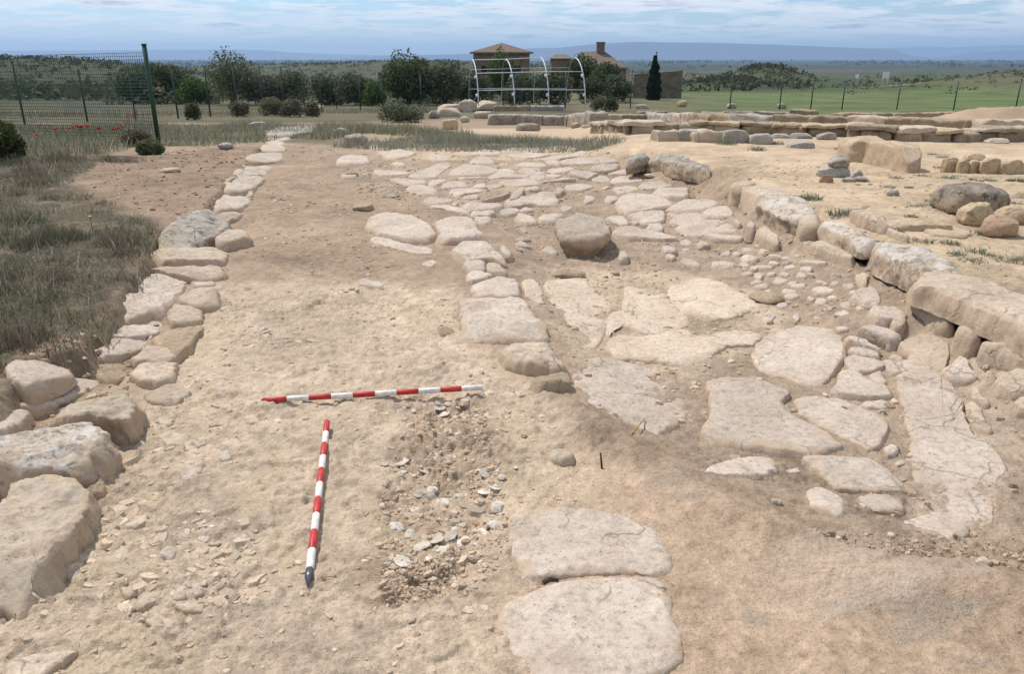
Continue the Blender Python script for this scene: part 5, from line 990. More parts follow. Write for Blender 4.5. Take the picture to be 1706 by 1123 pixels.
# church-like ruin: gable roof seen from the side, small tower block on the ridge
D = 112.0; def_ = lambda x, y, d=D: np.array(at_Y(x, y, d))
c0 = def_(1000, 97); zg = tz(c0[0], D) - .3; o = np.array([c0[0], D, zg]); ch = empty('chapel', o, 'old chapel with sloping brown tile roof and a stub of tower on its ridge', 'chapel')
def rel(x, y, d): p = np.array(at_Y(x, y, d)) - o; return tuple(p)
rl, rr_ = rel(968, 86, D + 3), rel(1006, 84, D + 3); el, er_ = rel(958, 110, D - 2), rel(1046, 112, D - 2); ek = (er_[0], D + 8 - D, er_[2]); bl = (el[0], 8, el[2])
th = (0, 0, -.25); T_ = lambda p: tuple(np.array(p) + th)
m = MB(); m.add([el, er_, rr_, rl, T_(el), T_(er_), T_(rr_), T_(rl)], [(0, 1, 2, 3), (7, 6, 5, 4), (0, 4, 5, 1), (3, 2, 6, 7), (0, 3, 7, 4), (1, 5, 6, 2)])
m.add([bl, ek, rr_, rl, T_(bl), T_(ek)], [(3, 2, 1, 0), (0, 1, 5, 4)], []); m.add([er_, ek, rr_], [], [(0, 1, 2)]); part(ch, 'roof', m, 'tiles')
m = MB(); wx = (el[0] + er_[0]) / 2; m.box((wx, 3.0, el[2] / 2 - .1), ((er_[0] - el[0]) * .96, 9.0, el[2] - .2)); part(ch, 'wall', m, 'brick')
m = MB(); m.add([(el[0] + .2, -1.5, el[2] - .3), (rl[0] + .1, 3, rl[2] - .2), (bl[0] + .2, 7.5, bl[2] - .3)], [], [(0, 1, 2)]); part(ch, 'gable', m, 'brick')
t0 = rel(994, 86, D + 2.6); t1 = rel(1007, 71, D + 2.6); m = MB(); m.box(((t0[0] + t1[0]) / 2, 2.6, (t0[2] + t1[2]) / 2 - .4), (t1[0] - t0[0], 1.2, t1[2] - t0[2] + .8)); tw = part(ch, 'tower_stub', m, 'brick')
m = MB(); m.box(((t0[0] + t1[0]) / 2, 2.6, t1[2] + .06), (t1[0] - t0[0] + .2, 1.4, .14)); link('cap_stone', m.mesh('cap_stone', M['tiles']), tw)
# low annex roof left of the chapel
p0 = def_(936, 100); zg2 = tz(p0[0], D) - .3; o2 = (p0[0], D, zg2); an = empty('outbuilding', o2, 'low pale-roofed outbuilding just left of the chapel', 'building')
hw = (at_Y(956, 96, D)[0] - at_Y(922, 96, D)[0]) / 2; ze = at_Y(936, 97, D)[2] - zg2; zr = at_Y(936, 90, D)[2] - zg2
m = MB(); m.box((0, 2, ze / 2), (hw * 2, 4, ze)); part(an, 'wall', m, 'brick')
m = MB(); m.add([(-hw - .3, -.3, ze), (hw + .3, -.3, ze), (hw + .3, 4.3, ze), (-hw - .3, 4.3, ze), (-hw * .5, 2, zr), (hw * .5, 2, zr)], [(0, 1, 5, 4), (2, 3, 4, 5), (3, 2, 1, 0)], [(1, 2, 5), (3, 0, 4)]); part(an, 'roof', m, 'tiles')
# garden wall by the cypress
D = 76.0; a = np.array(at_Y(1056, 123, D)); b = np.array(at_Y(1138, 117, D)); zg = tz((a[0] + b[0]) / 2, D); zl = at_Y(1100, 157, D)[2]
o = ((a[0] + b[0]) / 2, D, min(zg, zl)); gw = empty('rubble_wall', o, 'tall grey-brown rubble wall behind the cypress', 'wall'); w = b[0] - a[0]
m = MB(); x0, x1 = -w / 2, w / 2; za, zb_ = a[2] - o[2], b[2] - o[2]
m.add([(x0, 0, -.4), (x1, 0, -.4), (x1, .6, -.4), (x0, .6, -.4), (x0, 0, za), (x1, 0, zb_), (x1, .6, zb_), (x0, .6, za)], [(0, 1, 5, 4), (1, 2, 6, 5), (2, 3, 7, 6), (3, 0, 4, 7), (4, 5, 6, 7)]); part(gw, 'masonry', m, 'rubble')
# board on two legs in the field, and a small flag
D = 120.0; a = at_Y(1471.5, 119, D); b = at_Y(1480.5, 129.5, D); g = at_Y(1476, 139, D)[2]; zgb = min(g, tz(a[0], D)); o = ((a[0] + b[0]) / 2, D, zgb)
sb = empty('notice_board', o, 'white notice board on two pale legs far off in the field', 'sign'); w = b[0] - a[0]
m = MB(); m.box((0, -.06, (a[2] + b[2]) / 2 - zgb), (w, .08, a[2] - b[2])); part(sb, 'panel', m, 'white_paint')
for s_ in (-1, 1):
    m = MB(); m.tube([(s_ * w * .4, 0, -.3), (s_ * w * .4, 0, a[2] - zgb)], .05, 8); part(sb, 'leg', m, 'galv', True)
D = 110.0; a = at_Y(1425, 122, D); zgb = tz(a[0], D); fl_ = empty('golf_flag', (a[0], D, zgb), 'thin pole with a small white flag left of the notice board', 'flag')
m = MB(); m.tube([(0, 0, -.1), (0, 0, a[2] - zgb)], .035, 6); part(fl_, 'pole', m, 'steel', True)
m = MB(); n_ = 8; V = [(i / n_ * .5, .05 * math.sin(i * .9), a[2] - zgb - .15 - j * .4 + .1 * (i / n_) * (1 - 2 * j)) for j in (0, 1) for i in range(n_ + 1)]
m.add(V, [(i, i + 1, n_ + 2 + i, n_ + 1 + i) for i in range(n_)]); part(fl_, 'flag_cloth', m, 'clamp', True)
# ------------------------------------------------------------------ grass and leaf helpers
def blades(name, X, Y, Hh, Wd, cols, lean=.5, seg=3, kindv='stuff', z=None, mat='grass'):
    n = len(X); rg = np.random.default_rng(n + 3); Z = terrain(X, Y) if z is None else z
    az = rg.uniform(0, 2 * np.pi, n); ln = Hh * lean * rg.uniform(.2, 1.3, n); fa = rg.uniform(0, 2 * np.pi, n)
    V = np.zeros((n, seg * 2 + 1, 3)); C = np.zeros((n, seg * 2 + 1, 3))
    for k in range(seg + 1):
        t = k / seg; cx = X + np.cos(az) * ln * t ** 1.7; cy = Y + np.sin(az) * ln * t ** 1.7; cz = Z - .01 + Hh * (t - .18 * t * t * lean)
        w = Wd * (1 - t) * .5
        if k < seg:
            V[:, 2 * k] = np.stack([cx - np.cos(fa) * w, cy - np.sin(fa) * w, cz], 1); V[:, 2 * k + 1] = np.stack([cx + np.cos(fa) * w, cy + np.sin(fa) * w, cz], 1)
        else: V[:, 2 * seg] = np.stack([cx, cy, cz], 1)
    C[:] = cols[:, None, :]
    b = (np.arange(n) * (seg * 2 + 1))[:, None]; Q = np.concatenate([b + np.array([[2 * k, 2 * k + 1, 2 * k + 3, 2 * k + 2]]) for k in range(seg - 1)]); T = b + np.array([[2 * seg - 2, 2 * seg - 1, 2 * seg]])
    o = link(name, mesh_np(name, V.reshape(-1, 3), [Q, T], M[mat], True, C.reshape(-1, 3)))
    if kindv: kind(o, kindv)
    return o
def scatter(P, n, rg, mask=None):
    """random points in a world polygon"""
    lo, hi = P.min(0), P.max(0); out = []; c = 0
    while c < n:
        q = rg.uniform(lo, hi, (n * 2, 2)); k = sdist(P, q[:, 0], q[:, 1]) > 0
        if mask is not None: k &= rg.random(len(q)) < mask(q[:, 0], q[:, 1])
        out.append(q[k]); c += k.sum()
    return np.concatenate(out)[:n]
def pal(rg, n, cols, wts, var=.25):
    c = np.array(cols)[rg.choice(len(cols), n, p=np.array(wts) / sum(wts))]; return c * rg.uniform(1 - var, 1 + var, (n, 1))
G1c, G2c, G3c, ST, RB, DK = (.15, .155, .092), (.20, .20, .13), (.28, .27, .20), (.45, .40, .30), (.235, .17, .13), (.10, .10, .066)
rg = np.random.default_rng(3)
TURF = zpoly('258 256 160 264 112 302 180 337 282 388 255 440 205 510 168 560 60 590 5 640 -300 800 -1200 800 -1500 250 -100 236', .18)
cl = lambda x, y: np.clip(.08 + 1.6 * ss(-.2, .3, fbm2(x * 2.6, y * 2.6, 3, 71)), 0, 1)
q = scatter(TURF, 50000, rg, lambda x, y: cl(x, y) * np.clip(1.25 - y / 22, .25, 1)); hgt = rg.uniform(.04, .13, len(q)) * (.55 + .8 * ss(-.3, .4, fbm2(q[:, 0] * 2.6, q[:, 1] * 2.6, 3, 71)))
tone = fbm2(q[:, 0] * 1.9, q[:, 1] * 1.9, 3, 73); w0 = ss(-.15, .25, tone)
cA = pal(rg, len(q), [G1c, G2c, G3c, ST, DK], [5, 4, 2, 1.6, 2]); cB = pal(rg, len(q), [RB, G2c, ST, DK, G3c], [2.4, 3, 1.2, 2, 2])
blades('bank_grass', q[:, 0], q[:, 1], hgt, rg.uniform(.004, .009, len(q)), np.where((rg.random(len(q)) < w0)[:, None], cA, cB), .9)
# tall dry stalks
q = scatter(TURF, 900, rg); blades('dry_stalks', q[:, 0], q[:, 1], rg.uniform(.14, .30, len(q)), np.full(len(q), .005), pal(rg, len(q), [ST, (.42, .38, .28), G3c], [3, 1, 2]), .35, 4)
# low heathery cushions on the bank, each a clump of fine twigs
cush = scatter(TURF, 380, rg, lambda x, y: np.clip(1.3 - y / 15, .1, 1)); cx_, cy_, cc, hh = [], [], [], []
for (x, y) in cush:
    r = rg.uniform(.07, .20); n = int(160 * (r / .14) ** 2); a = rg.uniform(0, 6.283, n); d = r * np.sqrt(rg.random(n)); cx_.append(x + d * np.cos(a)); cy_.append(y + d * np.sin(a)); hh.append(rg.uniform(.7, 1.15, n) * r * .95 * np.sqrt(np.maximum(.05, 1 - (d / r) ** 2)))
    cc.append(pal(rg, n, [RB, DK, G1c, (.20, .17, .12)], [(1.5, 2, 1, 2), (.3, 3, 3, 1), (2.5, 1, .5, 2)][rg.integers(3)], .3))
cx_, cy_, cc, hh = [np.concatenate(v) for v in (cx_, cy_, cc, hh)]; blades('heath_scrub', cx_, cy_, np.maximum(hh, .03), rg.uniform(.004, .008, len(hh)), cc, .55)
# the strips of grass at the back
STRIPS = [
 ('back_grass', '-900 276 110 270 175 258 222 247 440 229 475 216 540 222 600 208 690 188 500 176 300 178 -900 180', 60000, .08, .30, .015, ([G1c, G2c, G3c, ST, (.15, .18, .075)], [2, 4, 4, 3, 2])),
 ('grass_strip', '545 236 640 246 800 249 1000 249 1045 243 1000 226 900 218 800 222 760 205 690 212 640 225', 8500, .05, .22, .014, ([G2c, G3c, (.24, .26, .19), ST, (.30, .31, .24)], [3, 5, 4, 2, 2])),
 ('weedy_grass', '570 200 640 208 720 214 800 222 780 205 720 196 640 186', 2600, .08, .26, .014, ([G2c, G3c, (.13, .17, .06), ST], [4, 3, 3, 1])),
 ('fence_grass', '-1400 212 330 186 560 176 700 176 790 170 700 166 330 172 -1400 190', 16000, .12, .42, .02, ([G1c, G2c, G3c, ST, RB], [3, 4, 3, 2, 1])),
]
for nm, s_, n, h0, h1, wd, (cs, ws) in STRIPS:
    P = zpoly(s_, 0.05 if nm != 'fence_grass' else -.7); q = scatter(P, n, rg, lambda x, y: np.clip(.3 + 1.5 * ss(-.25, .25, fbm2(x * .9, y * .9, 3, 75)), 0, 1))
    lf = .55 + .6 * ss(-.3, .4, fbm2(q[:, 0] * .8, q[:, 1] * .8, 3, 75)); blades(nm, q[:, 0], q[:, 1], rg.uniform(h0, h1, n) * lf, rg.uniform(.6, 1.3, n) * wd, pal(rg, n, cs, ws), .6)
# ------------------------------------------------------------------ loose grit and stone chips
def chips(name, specs):
    rg = np.random.default_rng(17); XS, YS, RS, HS, CS = [], [], [], [], []
    for P, n, r0, r1, fl, cols, ws, msk in specs:
        q = scatter(P, n, rg, msk); r = r0 * (r1 / r0) ** (rg.random(n) ** 2.2); XS.append(q[:, 0]); YS.append(q[:, 1]); RS.append(r); HS.append(r * fl * rg.uniform(.5, 1.4, n)); CS.append(pal(rg, n, cols, ws, .2))
    X, Y, R, H, Cc = [np.concatenate(v) for v in (XS, YS, RS, HS, CS)]; n = len(X); m = 7; Z = terrain(X, Y)
    # sample the true ground surface under each chip
    iy = np.clip(np.searchsorted(rows, Y) - 1, 0, len(rows) - 2); hw = 3.0 + .86 * np.maximum(rows[iy], 0); ixs = np.clip(np.searchsorted(sx_, X / hw), 0, NC - 1); Z = gz[iy * NC + ixs]
    a0 = rg.uniform(0, 6.283, n); el = rg.uniform(.55, 1, n); u = np.linspace(0, 2 * np.pi, m, endpoint=False)[None, :]; rr = rg.uniform(.7, 1.2, (n, m)); ca, sa = np.cos(a0)[:, None], np.sin(a0)[:, None]
    lx = np.cos(u) * rr * R[:, None]; ly = np.sin(u) * rr * (R * el)[:, None]; wx = ca * lx - sa * ly; wy = sa * lx + ca * ly; tx, ty = rg.uniform(-.25, .25, (n, 1)), rg.uniform(-.25, .25, (n, 1))
    V = np.zeros((n, 2 * m + 1, 3)); V[:, :m, 0] = X[:, None] + wx * 1.05; V[:, :m, 1] = Y[:, None] + wy * 1.05; V[:, :m, 2] = (Z - R * .25)[:, None]
    k = rg.uniform(.62, .92, (n, m)); V[:, m:2 * m, 0] = X[:, None] + wx * k; V[:, m:2 * m, 1] = Y[:, None] + wy * k; V[:, m:2 * m, 2] = (Z + H * .8)[:, None] + (wx * tx + wy * ty)
    V[:, 2 * m] = np.stack([X, Y, Z + H], 1); b = (np.arange(n) * (2 * m + 1))[:, None]; i = np.arange(m); j = (i + 1) % m
    Q = (b[:, :, None] + np.stack([i, j, m + j, m + i], 1)[None]).reshape(-1, 4); T = (b[:, :, None] + np.stack([m + i, m + j, np.full(m, 2 * m)], 1)[None]).reshape(-1, 3)
    kind(link(name, mesh_np(name, V.reshape(-1, 3), [Q, T], M['chip'], False, np.repeat(Cc, 2 * m + 1, 0))), 'stuff')
def chip_mat():
    m, t, b = nt('stone_chips'); a = N(t, 'ShaderNodeAttribute', attribute_name='Col'); g = N(t, 'ShaderNodeNewGeometry'); n = noise(t, g.outputs['Position'], 130, 4, .65)
    t.links.new(mixc(t, .9, a.outputs['Color'], ramp(t, n, [(.3, .65), (.5, 1), (.75, 1.15)]), 'MULTIPLY'), b.inputs['Base Color']); t.links.new(bump(t, b, n, .6, .006), b.inputs['Normal']); return m
M['chip'] = chip_mat()
PA, GR_, BR, WH = (.49, .385, .275), (.45, .365, .27), (.39, .285, .195), (.53, .445, .34)
mk = lambda f, lo, s: (lambda x, y: ss(lo, lo + .3, fbm2(x * f, y * f, 3, s)))
FLOOR = zpoly('330 490 560 480 760 490 860 640 960 740 1000 830 840 1100 840 1300 -200 1300 -100 1000 160 800 240 660 330 570', 0)
RUB = zpoly('190 850 330 840 430 880 440 980 380 1040 230 1040 120 960', 0)
chips('stone_chips', [(FLOOR, 3400, .003, .020, .2, [PA, GR_, BR, WH], [4, 2, 2, 1], mk(2.2, -.25, 201)), (RUB, 300, .008, .042, .07, [PA, WH, GR_], [4, 1, 1], None), (FLOOR, 240, .012, .05, .06, [PA, GR_, WH], [3, 1, 1], mk(1.5, -.05, 202)),
    (STREET, 3600, .004, .030, .45, [PA, BR, GR_], [3, 3, 1.5], mk(2.0, -.25, 203)), (PITSH, 1300, .004, .02, .4, [BR, GR_, WH, PA], [3, 2, 1, 1], None), (SPOIL, 700, .004, .015, .5, [BR, (.36, .275, .195), GR_], [3, 2, 1], None),
    (zpoly('1062 770 1300 872 1706 985 2300 1150 2000 1400 860 1400 880 1100 930 860', 0), 3200, .0022, .012, .5, [BR, PA, GR_, (.2, .14, .095)], [3, 2, 2, 2], mk(1.6, -.1, 204)),
    (zpoly('1330 925 1480 905 1706 905 2000 950 2000 990 1706 975 1480 968', -.05), 600, .004, .02, .5, [BR, (.30, .225, .16), PA], [3, 2, 1], None),
    (zpoly('380 490 800 480 820 420 780 300 560 240 480 240 400 400', 0), 1800, .005, .028, .4, [BR, PA, GR_], [3, 2, 1], mk(1.5, -.1, 205)), (zpoly('440 235 405 290 350 345 300 375 140 320 170 262 300 240', .13), 900, .006, .035, .5, [BR, (.22, .15, .10), PA], [3, 2, 1], None),
    (zpoly('820 340 900 335 1040 290 1000 250 900 246 620 246 560 290 640 340', 0), 1800, .006, .04, .4, [PA, BR, GR_], [3, 2, 1], None), (zpoly('1240 320 1400 390 1540 470 1706 560 2000 560 1900 330 1600 270 1200 250', .27), 1500, .005, .03, .4, [(.47, .35, .22), GR_, PA], [3, 2, 1], None),
    (zpoly('880 460 1120 462 1290 500 1290 580 1150 640 960 640 905 560', -.13), 700, .004, .02, .4, [BR, PA], [2, 1], None), (zpoly('400 300 300 395 270 480 190 560 60 600 20 700 200 640 330 400 420 320', .08), 900, .005, .03, .5, [BR, PA, (.2, .14, .1)], [2, 2, 2], None)])
# ------------------------------------------------------------------ weed tufts on the sand
def tuft(x, y, r, h, cols, name, label, cat, group=None, n=90, lean=.9, wd=.008, flowers=None):
    X = x; Y = y; rgt = np.random.default_rng(int(abs(x * 1000) + abs(y * 777)) % 99991); a = rgt.uniform(0, 6.283, n); d = r * rgt.random(n) ** .7; Z = tz(X, Y)
    o = blades(name, d * np.cos(a), d * np.sin(a), rgt.uniform(.5, 1.1, n) * h, rgt.uniform(.7, 1.4, n) * wd, pal(rgt, n, *cols), lean, 3, None, z=np.zeros(n)); o.location = (X, Y, Z); tag(o, label, cat, group); return o
WEED = ([(.16, .20, .135), (.21, .245, .18), (.12, .15, .10), (.26, .25, .17)], [4, 4, 2, 1])
for x, y, w, h in [(575, 305, 90, 34), (810, 285, 110, 28), (1035, 305, 110, 48), (1125, 288, 90, 22), (495, 383, 100, 36), (685, 388, 50, 28), (925, 470, 90, 40), (1035, 488, 60, 32), (890, 510, 90, 34), (760, 552, 110, 34), (900, 548, 130, 34), (1245, 318, 40, 28), (1312, 330, 44, 28), (1410, 326, 70, 34), (1205, 385, 60, 22), (1110, 470, 60, 24), (980, 598, 90, 22), (1680, 330, 70, 40), (1600, 325, 60, 36), (700, 645, 80, 36), (1320, 800, 140, 60), (800, 870, 130, 60), (1060, 885, 120, 50), (1320, 960, 160, 70), (1110, 985, 110, 60), (1430, 1000, 130, 50), (1600, 1040, 200, 70), (1250, 1040, 160, 50), (1640, 530, 80, 30), (985, 120, 90, 34), (890, 92, 60, 24), (80, 45, 90, 34), (285, 85, 60, 24)]:
    a_, b_ = G7(x, y); X, Y, Z = [float(np.squeeze(v)) for v in ground_px(a_, b_)]; t = Y * CP + (HC - Z) * SP
    tuft(X, Y, w / K * t / F * .75, max(.03, h / K * t / F * 1.2), WEED, 'weed_tuft', 'small grey-green weed tuft growing in the sand behind the right kerb wall', 'weed', 'weed tufts in the sand')
for x, y, w, h in [(590, 330, 110, 60), (530, 330, 60, 40), (180, 60, 110, 60), (60, 40, 110, 40), (330, 90, 100, 44), (420, 60, 80, 36), (740, 405, 140, 60)]:
    a_, b_ = 1080 + x * .0 + (x * 1706 / 1706) / 2.955 + 70, 220 + y / 2.955; X, Y, Z = [float(np.squeeze(v)) for v in ground_px(a_, b_)]; t = Y * CP + (HC - Z) * SP
    tuft(X, Y, w / 2.955 * t / F * .5, max(.03, h / 2.955 * t / F * .8), WEED, 'weed_tuft', 'small grey-green weed tuft growing in the sand behind the right kerb wall', 'weed', 'weed tufts in the sand', 130)
a_, b_ = G7(560, 800); X, Y, Z = [float(np.squeeze(v)) for v in ground_px(a_, b_)]
tuft(X, Y, .06, .08, ([(.13, .20, .05), (.17, .14, .20), (.20, .17, .24)], [2, 2, 1]), 'flowering_tuft', 'green tuft with purple flowers on the broken slab behind the kerb wall', 'plant', None, 120)
# poppies by the near fence
M['poppy'] = plain('poppy_petals', (.62, .035, .02), .6, .2, 0, .2); M['stem'] = plain('green_stem', (.09, .13, .04), .8, .2)
for i, (x, y, Yd) in enumerate([(92, 216, 15.9), (114, 215, 16), (122, 214, 16.2), (131, 212, 15.6), (135, 213, 15.7), (146, 212, 15.6), (190, 216, 15.4), (197, 215, 15.4), (213, 195, 19), (222, 194, 19), (61, 226, 14.4), (204, 211, 16), (165, 215, 15.5)]):
    X, Y, Z = at_Y(x, y, Yd); zg = tz(X, Y); Z = max(Z, zg + .12); pp = empty('poppy', (X, Y, zg), 'red poppy flowering in the grass behind the near mesh fence', 'poppy', 'red poppies by the mesh fence')
    m = MB(); m.tube([(0, 0, 0), (.01, 0, (Z - zg) * .5), (0, 0, Z - zg)], .004, 5); part(pp, 'stem', m, 'stem', True)
    m = MB()
    for k in range(4):
        a = k * 1.571 + i; n_ = 5; V = [(0, 0, 0)] + [(.055 * math.cos(a + u) * (1 if abs(u) < .6 else .9), .055 * math.sin(a + u), .03 + .012 * math.cos(3 * u)) for u in np.linspace(-.95, .95, n_)]
        m.add(np.array(V) + (0, 0, Z - zg), [], [(0, j + 1, j + 2) for j in range(n_ - 1)])
    part(pp, 'petals', m, 'poppy', True)
a_ = at_z(152, 373, .2); yf = empty('yellow_flower', (float(a_[0]), float(a_[1]), tz(float(a_[0]), float(a_[1]))), 'single small yellow flower in the grass of the left bank', 'flower')
M['yel'] = plain('yellow_petals', (.75, .50, .03), .6, .2); m = MB(); m.tube([(0, 0, 0), (0, 0, .11)], .003, 5); part(yf, 'stem', m, 'stem', True)
m = MB(); m.tube([(0, 0, .11), (0, 0, .116), (0, 0, .12)], [.008, .016, .006], 9); part(yf, 'flower_head', m, 'yel', True)
# ------------------------------------------------------------------ trees and bushes
def leaf_cloud(lobes, n, size, cols, rg, fill=.35, flat=.0):
    """leaf clumps (bent quads) through ellipsoid lobes: (x, y, z, rx, ry, rz)"""
    L = np.array(lobes); vol = (L[:, 3] * L[:, 4] * L[:, 5]) ** (2 / 3); li = rg.choice(len(L), n, p=vol / vol.sum()); d = rg.normal(size=(n, 3)); d /= np.linalg.norm(d, axis=1)[:, None]
    rr = np.where(rg.random(n) < fill, rg.random(n) ** (1 / 3.), rg.uniform(.78, 1.06, n)); jit = 1 + .22 * fbm3(d * 1.0 + L[li, :3], 2.3, 2, 7)
    P = L[li, :3] + d * L[li, 3:6] * (rr * jit)[:, None]
    nm = d * .7 + rg.normal(size=(n, 3)) * .7; nm /= np.linalg.norm(nm, axis=1)[:, None]; u = np.cross(nm, rg.normal(size=(n, 3))); u /= np.linalg.norm(u, axis=1)[:, None]; v = np.cross(nm, u)
    s = size * rg.uniform(.5, 1.4, n)[:, None]; V = np.stack([P - u * s, P - v * s * .6, P + u * s, P + v * s * .6], 1).reshape(-1, 3)
    c = pal(rg, n, cols[0], cols[1], .22) * (.85 + .3 * rg.random(len(L))[li])[:, None]; return V, np.repeat(c, 4, 0), np.arange(n * 4).reshape(n, 4)
def tree(name, label, x, ybase, D, wpx, hpx, cols, n, size, cat='tree', group=None, lobes=7, trunk=True, shape='round', seed=0, fill=.35, ztop=None, embed=.0):
    rg = np.random.default_rng(seed + 900); X, Y, Z = at_Y(x, ybase, D); s = D / F * 1.06; w, h = wpx * s, hpx * s; zg = tz(X, Y); Z = min(Z, zg + .6) if trunk else min(Z, zg + .3)
    Z = min(Z, zg); top = at_Y(x, ybase - hpx, D)[2] - Z; h = top
    root = empty(name, (X, Y, Z), label, cat, group); L = []
    if shape == 'cone':
        for k in range(12): t = k / 11; r = w * .5 * (1 - t) ** .75 * (1 if t > .12 else .8) + .05; L.append((rg.normal() * .04 * w, rg.normal() * .04 * w, h * (.06 + .9 * t), r, r, h * .09))
    else:
        cb = .07 if trunk else .0
        for k in range(lobes):
            a = k * 2.4 + rg.uniform(0, .6); r = w * .5 * rg.uniform(.15, .58); zc = h * (cb + (1 - cb) * rg.uniform(.22, .74)); L.append((r * math.cos(a), r * .8 * math.sin(a), zc, w * rg.uniform(.2, .34), w * rg.uniform(.18, .3), min(h * rg.uniform(.18, .28), h - zc)))
        L.append((0, 0, h * (cb + (1 - cb) * .5), w * .36, w * .32, h * (1 - cb) * .46))
        if not trunk: L += [(w * .28 * q, 0, h * .32, w * .22, w * .2, h * .33) for q in (-1, 1)]
    V, c, Q = leaf_cloud(L, int(n * 1.9), size * .72, cols, rg, fill); link('crown', mesh_np('crown', V, Q, M['leaf'], False, c), root)
    if trunk or shape == 'cone':
        m = MB(); r0 = max(.05, w * .045); m.tube([(0, 0, -.2), (w * .02, 0, h * .25), (-w * .02, 0, h * .55), (0, 0, h * .8)], [r0, r0 * .8, r0 * .5, r0 * .2], 8)
        tr = link('trunk', m.mesh('trunk', M['bark'], True), root)
        if shape != 'cone':
            for (lx, ly, lz, *_) in L[:5]:
                m = MB(); m.tube([(0, 0, h * .22), (lx * .5, ly * .5, (h * .25 + lz) * .5), (lx, ly, lz)], [r0 * .55, r0 * .35, r0 * .12], 6); link('limb', m.mesh('limb', M['bark'], True), tr)
    return root
OAK = ([(.075, .10, .048), (.10, .128, .06), (.135, .16, .08), (.058, .075, .04)], [4, 4, 2, 3]); OLV = ([(.11, .13, .075), (.135, .15, .09), (.085, .10, .058)], [3, 3, 2]); GRN = ([(.075, .125, .030), (.10, .15, .04), (.055, .09, .025)], [3, 2, 2])
GRY = ([(.15, .155, .105), (.115, .13, .08), (.18, .18, .125)], [3, 3, 2]); CYP = ([(.014, .028, .014), (.022, .038, .018), (.010, .02, .010)], [4, 2, 3]); HEA = ([(.16, .15, .095), (.11, .12, .065), (.20, .17, .11)], [3, 3, 2])
